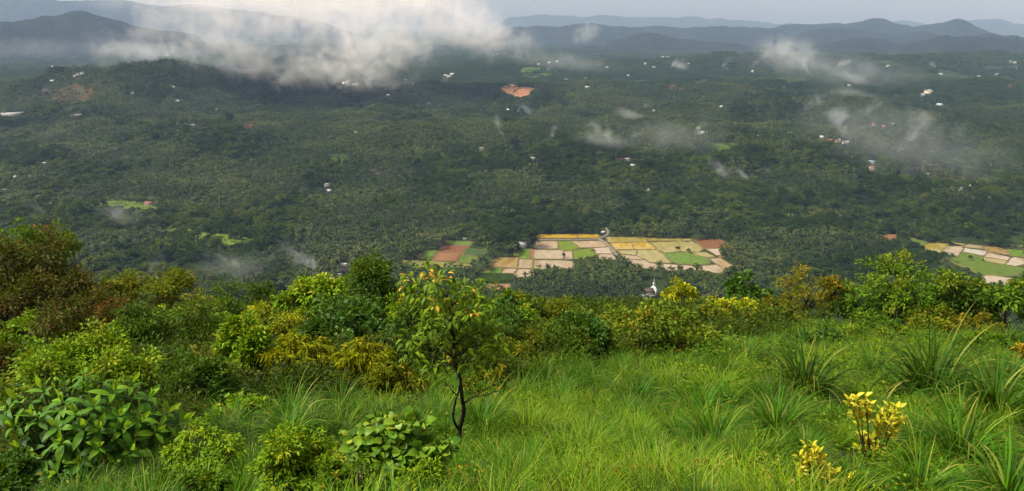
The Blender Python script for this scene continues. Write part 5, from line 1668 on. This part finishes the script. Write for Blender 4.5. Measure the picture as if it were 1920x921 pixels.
T_("low_bush", "shrub", "dark green bush behind the lone trunk on its right", 915, 690, 745, 752, 90, 'olive', 6, 8, 12, 20, yfrac=.18, aspect=.36)
wl = "low leafy weed with pale and reddish tips along the bottom of the grass"
w0 = sprig(wl, 1230, 925, 84, 'orange', 11, 15, "weed", "leafy_weed", .35, .3, "leafy weeds along the bottom of the grass")
for px, py, s in [(1255, 885, .9), (1280, 930, 1.1), (1330, 925, 1.2), (1370, 900, .9), (1410, 930, 1.1), (1180, 930, 1), (1150, 890, .8), (1390, 885, .8), (1320, 895, .9), (1270, 905, 1), (1205, 895, .8), (1040, 900, .7), (985, 890, .7), (1425, 900, .9), (1490, 930, .9), (1110, 925, 1), (1300, 870, .7), (890, 930, 1), (860, 905, .8), (1010, 930, .8), (1350, 870, .7), (1450, 905, .8), (1075, 935, .8), (930, 880, .7), (1230, 860, .7)]:
    c = copy_tree(w0); g, _ = place(px, py); c.location = g; c.rotation_euler = (0, 0, px); c.scale = (s,) * 3

# --- the lone tree in the middle of the slope
def lone_tree():
    base, r = place(866, 846); yd = base[1]
    o = thing("lone_tree", "slender dark forked tree with orange tipped leaves standing in front of the thicket", "tree", base)
    mpp = yd / (FPX * math.cos(PITCH))

    def poly(pts, r0, r1, mb, n=8, wob=.0025):
        P = np.array([at(x, y, yd + k) - base for x, y, k in pts]); t = np.linspace(0, len(P) - 1, len(P) * 4)
        Q = np.stack([np.interp(t, np.arange(len(P)), P[:, c]) for c in range(3)], -1)
        for _ in range(2): Q[1:-1] = (Q[:-2] + 2 * Q[1:-1] + Q[2:]) / 4
        Q[1:-1] += rng.normal(0, wob, (len(Q) - 2, 3)); mb.tube(Q, np.linspace(r0, r1, len(Q)) * mpp, n, 0)
    tr = MB()
    poly([(866, 856, 0), (864, 830, 0), (861, 806, 0), (868, 782, 0), (870, 765, 0), (866, 745, 0), (865, 725, 0), (862, 705, 0), (853, 684, 0), (850, 665, 0), (852, 640, 0.05), (846, 600, .1), (838, 560, .1)], 5.4, 1.5, tr)
    poly([(861, 806, 0), (853, 795, -.05), (849, 782, -.08), (851, 768, -.08), (854, 752, -.06), (859, 738, -.04), (862, 722, 0)], 2.9, 1.8, tr)
    link("trunk", tr.mesh("trunk", DARKBARK), o)
    tips = [(800, 512, 1.0), (772, 527, .9), (830, 520, .5), (758, 540, .4), (790, 540, .3), (815, 532, .7), (850, 535, .3), (870, 548, .35), (892, 558, .2), (908, 575, .1), (860, 562, .1), (830, 552, .1), (805, 560, .0), (780, 552, .1), (818, 572, .95), (845, 574, .75),
            (868, 586, .95), (882, 590, .9), (850, 598, .1), (900, 598, .1), (815, 598, .0), (838, 612, .2), (880, 612, .1), (915, 616, .1), (800, 615, .1), (862, 625, .2), (826, 630, .0), (890, 632, .0), (850, 648, .5), (808, 640, .2), (788, 655, .3), (912, 642, .1), (872, 650, .1), (830, 655, .1), (775, 668, .15), (900, 662, .0), (848, 668, .8), (928, 628, .1), (795, 580, .1), (930, 655, .1), (945, 645, .1), (920, 680, .1), (770, 640, .1), (885, 690, .2), (815, 690, .2)]
    M1 = leafobjmat("lone_leaf", [(0.0, (0.045, 0.11, 0.006)), (0.5, (0.11, 0.21, 0.008)), (1.0, (0.22, 0.30, 0.010))], (0.16, 0.25, 0.02), .35)
    M2 = leafobjmat("lone_leaf_young", [(0.0, (0.62, 0.30, 0.03)), (0.5, (0.62, 0.42, 0.04)), (1.0, (0.55, 0.22, 0.03))], (0.66, 0.46, 0.06), .3)
    IN = leafmat("lone_leaf_inner", [(0, (0.045, 0.11, 0.006)), (1, (0.20, 0.29, 0.010))], (.6, .3, .03), trans=.35)
    Lm = 18 * mpp
    A = [leafmesh("lone_leaf", Lm, Lm * .40, M1, 5, .25, c) for c in (.25, .45, .7)]
    B = [leafmesh("lone_leaf_young", Lm * .8, Lm * .36, M2, 5, .25, c) for c in (.3, .6)]
    br = MB(); inner = []
    src = [(858, 694, 0), (851, 672, 0), (851, 652, .03), (850, 632, .06), (847, 608, .09), (843, 584, .1), (838, 560, .1)]
    cnt = 0
    for tx, ty, yv in tips:
        p = at(tx, ty, yd + rng.uniform(-.35, .5)) - base
        k = min(range(7), key=lambda i: abs(src[i][1] - ty - 26)); s0 = at(*src[k][:2], yd + src[k][2]) - base
        P = curve(s0, p, .10, 6, .012); br.tube(P, np.linspace(1.25, .45, 6) * mpp, 5, 0)
        for i in range(23):
            q = rdir(1, -.7)[0]; sp = rng.uniform(.02, 1) ** .6 * 0.15
            pos = p + q * np.array([1, 1, .75]) * sp + np.array([0, 0, .02])
            d = unit(q * .9 + np.array([0, -.1, -.30]) + rdir(1)[0] * .3); nn = unit(np.array([0, -.25, 1.0]) + q * .5)
            yo = rng.random() < yv * 0.55 and q[2] > -.4 and yv > .3 and i < 16
            me = random.choice(B if yo else A); s = rng.uniform(.6, 1.15)
            if i < 7 and cnt < 290: put_leaf(o, me, pos, d, nn, s); cnt += 1
            elif yo: put_leaf(o, me, pos, d, nn, s) if cnt < 298 else inner.append((random.choice(A), pos, d, nn, s)); cnt += 1
            else: inner.append((random.choice(A), pos, d, nn, s))
    # thin side twigs low on the trunk
    for a, b in (((866, 758, 0), (905, 742, -.1)), ((866, 758, 0), (935, 718, -.15)), ((858, 742, 0), (833, 716, -.1)), ((905, 742, -.1), (940, 735, -.2))):
        br.tube(curve(at(*a[:2], yd + a[2]) - base, at(*b[:2], yd + b[2]) - base, .02, 6, .012), np.linspace(1.3, .5, 6) * mpp, 5, 0)
    link("branches", br.mesh("branches", DARKBARK), o)
    merged(None, inner, "foliage", IN, o)


lone_tree()

# a bare twig in the right feathery bush
tb, _ = place(678, 735)
o = MB(); o.tube(curve(np.array([0, 0, 0]), at(681, 700, tb[1]) - tb, 0, 6, .015), np.linspace(.03, .008, 6), 6); o.tube(curve(at(679, 712, tb[1]) - tb, at(688, 704, tb[1]) - tb, 0, 4, .01), np.linspace(.012, .005, 4), 5)
tag(link("bare_twig", o.mesh("bare_twig", PALEBARK), None, tb), "bare pale twig sticking out of the right feathery bush", "twig")

# ------------------------------------------------------------------ low cloud and smoke
def vol_material(name, dens, freq, c, k, thr, seed, col=(0.96, 0.96, 0.97), detail=6, stretch=(1, 1, 1), plume=None):
    m = bpy.data.materials.new(name); m.use_nodes = True
    nt = m.node_tree; nt.nodes.remove(nt.nodes["Principled BSDF"])
    tc = N(nt, "ShaderNodeTexCoord")
    if plume is None:
        ln = N(nt, "ShaderNodeVectorMath", operation='LENGTH'); nt.links.new(tc.outputs["Object"], ln.inputs[0])
        r2 = math_(nt, 'MULTIPLY', ln.outputs["Value"], ln.outputs["Value"])
        fall = math_(nt, 'SUBTRACT', 1.0, r2, True)
    else:                                   # narrow at the fire, widening and bending as it rises
        sp = N(nt, "ShaderNodeSeparateXYZ"); nt.links.new(tc.outputs["Object"], sp.inputs[0])
        h = math_(nt, 'MULTIPLY_ADD', sp.outputs[2], 0.5, True); h.node.inputs[2].default_value = 0.5
        h2 = math_(nt, 'POWER', h, 1.6)
        xo = math_(nt, 'SUBTRACT', sp.outputs[0], math_(nt, 'MULTIPLY_ADD', h2, plume * 1.3))
        xo.node.inputs[1].links[0].from_node.inputs[2].default_value = -plume * 0.65
        wd = math_(nt, 'MULTIPLY_ADD', h, 0.62); wd.node.inputs[2].default_value = 0.10
        q = math_(nt, 'ADD', math_(nt, 'MULTIPLY', xo, xo), math_(nt, 'MULTIPLY', sp.outputs[1], sp.outputs[1]))
        r2 = math_(nt, 'DIVIDE', q, math_(nt, 'MULTIPLY', wd, wd))
        fall = math_(nt, 'SUBTRACT', 1.0, r2, True)
        fall = math_(nt, 'MULTIPLY', fall, math_(nt, 'POWER', math_(nt, 'SUBTRACT', 1.0, h, True), 0.8))
        dens = dens * 2.3
    mp = N(nt, "ShaderNodeMapping"); mp.inputs["Scale"].default_value = tuple(freq * s for s in stretch); mp.inputs["Location"].default_value = (seed * 7.3, seed * 3.1, seed * 5.7)
    g = N(nt, "ShaderNodeNewGeometry"); nt.links.new(g.outputs["Position"], mp.inputs[0])
    n = noise(nt, mp.outputs[0], 1.0, detail, 0.62)
    n.node.inputs["Distortion"].default_value = 0.8
    v = math_(nt, 'ADD', math_(nt, 'MULTIPLY', math_(nt, 'SUBTRACT', n, 0.5), k), math_(nt, 'SUBTRACT', math_(nt, 'MULTIPLY', fall, c), thr), True)
    v = math_(nt, 'MULTIPLY', v, math_(nt, 'MULTIPLY', fall, dens))
    pv = N(nt, "ShaderNodeVolumePrincipled"); pv.inputs["Color"].default_value = (*col, 1); pv.inputs["Anisotropy"].default_value = 0.0
    nt.links.new(v, pv.inputs["Density"]); nt.links.new(pv.outputs[0], nt.nodes["Material Output"].inputs["Volume"])
    return m


def ico():
    import bmesh
    b = bmesh.new(); bmesh.ops.create_icosphere(b, subdivisions=3, radius=1.0); me = bpy.data.meshes.new("puff"); b.to_mesh(me); b.free(); return me


_vs = [0]


def puff(name, px, py, rx, ry, dist, depth, dens, freq, tilt=0.0, c=1.3, k=3.0, thr=0.45, col=(0.97, 0.97, 0.97), label=None, stretch=(1, 1, 1), plume=None):
    """a drift of cloud or smoke: an ellipsoid of broken density that stands in the valley air"""
    _vs[0] += 1
    if name == "smoke":                      # smoke hangs over the ground it rises from
        g_ = hit1(px, py + ry * 0.9); dist2 = math.hypot(g_[0], g_[1]) * 0.985; depth *= dist2 / dist; dens *= dist / dist2; dist = dist2
    d = ray(px, py); t = dist / math.hypot(d[0], d[1]); p = d * t + np.array([0, 0, CAMZ]); mpp = dist / FPX
    if plume is None: me = ico()
    else:
        pb = MB(); pb.box((0, 0, 0), (2, 2, 2)); me = pb.mesh("plume", [])
    me.materials.append(vol_material(name, dens, freq, c, k, thr, _vs[0], col, stretch=stretch, plume=plume))
    o = link(name, me, None, p, 0, (rx * mpp, depth, ry * mpp))
    az = math.atan2(d[0], d[1])
    o.rotation_euler = (Matrix.Rotation(-az, 3, 'Z') @ Matrix.Rotation(tilt, 3, 'Y')).to_euler()
    o["kind"] = "stuff"
    if label: o["label"] = label
    return o


CL = (0.97, 0.955, 0.965)
# (px, py, half width, half height in pixels, distance, depth, density, noise per metre, tilt)
for px, py, rx, ry, dist, dep, dens, fr, tilt, c, k, thr in [
    (600, 30, 380, 74, 2900, 330, 0.0050, 0.0120, 0.06, 1.2, 9.0, 0.6), (840, 28, 205, 66, 2900, 260, 0.0062, 0.0130, 0.40, 1.2, 9.0, 0.55),
    (690, 96, 185, 66, 2700, 200, 0.0062, 0.0120, -0.1, 1.2, 8.0, 0.6), (350, 60, 220, 70, 2900, 260, 0.0020, 0.0120, -0.2, 1.2, 8.0, 0.6),
    (470, 104, 215, 54, 2650, 150, 0.0056, 0.0130, 0.25, 1.2, 6.5, 0.6), (620, 138, 210, 38, 2600, 120, 0.0056, 0.0140, 0.1, 1.2, 6.0, 0.55), (560, -8, 430, 46, 3100, 300, 0.0040, 0.0080, 0.0, 1.5, 5.5, 0.45)]:
    puff("low_cloud", px, py, rx, ry, dist, dep, dens, fr, tilt, c, k, thr, CL)
SM = (0.90, 0.95, 1.0)
SG = (0.92, 0.95, 0.98)
# drifting veils
for px, py, rx, ry, dist, dens, fr, tilt, col in [
    (1480, 98, 85, 38, 4300, 0.0030, 0.016, 0.15, SG), (270, 95, 110, 24, 3600, 0.0030, 0.014, 0.1, SM), (90, 62, 130, 20, 4700, 0.0006, 0.030, 0.05, SM), (60, 92, 140, 26, 4000, 0.0006, 0.022, 0.0, SM),
    (425, 128, 46, 24, 2700, 0.0070, 0.028, 0.6, SM), (1600, 175, 60, 13, 2400, 0.0026, 0.026, 0.1, SM), (1690, 262, 230, 70, 2000, 0.0011, 0.018, 0.2, SM),
    (1352, 318, 46, 14, 1520, 0.0060, 0.035, 0.6, SG), (440, 500, 100, 36, 970, 0.0032, 0.034, 0.1, SM), (240, 405, 66, 24, 1200, 0.0042, 0.036, 0.3, SG),
    (1100, 62, 40, 26, 4300, 0.0040, 0.014, -0.5, SG), (1275, 122, 30, 10, 3900, 0.0070, 0.020, 0.2, SM), (1600, 147, 44, 13, 2900, 0.0050, 0.026, 0.3, SM), (1250, 255, 170, 40, 1950, 0.0010, 0.016, 0.0, SM),
    (1560, 128, 220, 36, 3400, 0.0007, 0.016, 0.1, SM), (1060, 116, 150, 22, 3700, 0.0009, 0.018, 0.1, SM), (1180, 215, 46, 15, 2300, 0.0055, 0.026, 0.3, SG), (1130, 262, 80, 18, 1980, 0.0030, 0.026, 0.1, SG)]:
    puff("smoke", px, py, rx, ry, dist, max(rx, ry) * dist / FPX * 0.8, dens, fr, tilt, 1.25, 5.0, 0.45, col)
# plumes rising from fires: px, py of the middle, half size, bend, lean
for px, py, rx, ry, dist, dens, fr, bend, tilt, col in [
    (498, 150, 44, 30, 2400, 0.005, 0.034, -0.5, -0.35, SM), (1568, 222, 62, 50, 2050, 0.0085, 0.026, -0.35, -0.25, SM), (1560, 182, 70, 34, 2180, 0.0045, 0.026, 0.7, 0.25, SM), (1730, 232, 60, 36, 2050, 0.0085, 0.026, 0.3, 0.1, SM),
    (1128, 246, 50, 26, 1980, 0.011, 0.034, -0.4, -0.2, SG), (1042, 240, 26, 26, 2050, 0.010, 0.036, 0.3, 0.2, SG), (936, 238, 30, 26, 2050, 0.010, 0.034, -0.3, -0.1, SG),
    (1372, 326, 42, 28, 1490, 0.014, 0.045, -0.5, -0.85, SG), (1432, 320, 24, 12, 1500, 0.010, 0.050, -0.5, -0.7, SG), (556, 486, 70, 40, 960, 0.016, 0.055, -0.5, -0.45, SG), (62, 388, 30, 26, 1250, 0.008, 0.045, -0.5, -0.4, SM),
    (1425, 112, 26, 20, 3700, 0.009, 0.022, 0.5, 0.3, SM), (300, 492, 40, 22, 960, 0.010, 0.055, 0.5, 0.3, SM), (420, 488, 56, 30, 960, 0.009, 0.055, -0.5, -0.3, SM), (1205, 246, 40, 22, 1980, 0.008, 0.034, 0.5, 0.3, SG),
    (985, 205, 26, 18, 2300, 0.007, 0.034, -0.4, -0.3, SG), (1320, 236, 34, 22, 2000, 0.006, 0.034, 0.4, 0.3, SG), (1800, 250, 40, 24, 2000, 0.006, 0.03, 0.4, 0.3, SM), (1640, 316, 50, 24, 1500, 0.005, 0.04, -0.5, -0.3, SM), (330, 90, 40, 22, 3500, 0.010, 0.02, 0.5, 0.3, SM), (115, 66, 30, 14, 4700, 0.008, 0.02, 0.5, 0.3, SM),
    (1270, 116, 24, 14, 3800, 0.009, 0.022, 0.4, 0.4, SM), (228, 392, 40, 26, 1200, 0.008, 0.045, 0.4, 0.2, SG), (1505, 122, 24, 18, 3600, 0.009, 0.022, -0.5, -0.2, SM), (1592, 116, 34, 16, 3700, 0.008, 0.022, 0.5, 0.4, SM), (1740, 116, 24, 14, 3800, 0.008, 0.022, -0.4, -0.4, SM),
    (1362, 118, 16, 14, 3700, 0.008, 0.024, 0.4, 0.2, SM), (1215, 196, 20, 16, 2500, 0.008, 0.034, 0.4, 0.3, SG), (1650, 196, 40, 22, 2250, 0.007, 0.028, 0.5, 0.3, SM), (420, 120, 40, 24, 2800, 0.010, 0.028, -0.5, -0.5, SM)]:
    puff("smoke", px, py, rx, ry, dist, rx * dist / FPX, dens, fr, tilt, 1.2, 5.5, 0.35, col, plume=bend)

# ------------------------------------------------------------------ haze
def haze():
    mb = MB(); mb.box((0, 9800, 450), (60000, 32000, 910))
    m = bpy.data.materials.new("haze"); m.use_nodes = True
    nt = m.node_tree; nt.nodes.remove(nt.nodes["Principled BSDF"])
    v = N(nt, "ShaderNodeVolumePrincipled")
    v.inputs["Color"].default_value = (0.40, 0.57, 0.96, 1); v.inputs["Absorption Color"].default_value = (1, 1, 1, 1); v.inputs["Density"].default_value = 4.6e-5; v.inputs["Anisotropy"].default_value = 0.0
    nt.links.new(v.outputs[0], nt.nodes["Material Output"].inputs["Volume"])
    kind(link("haze", mb.mesh("haze", m)), "stuff")


haze()
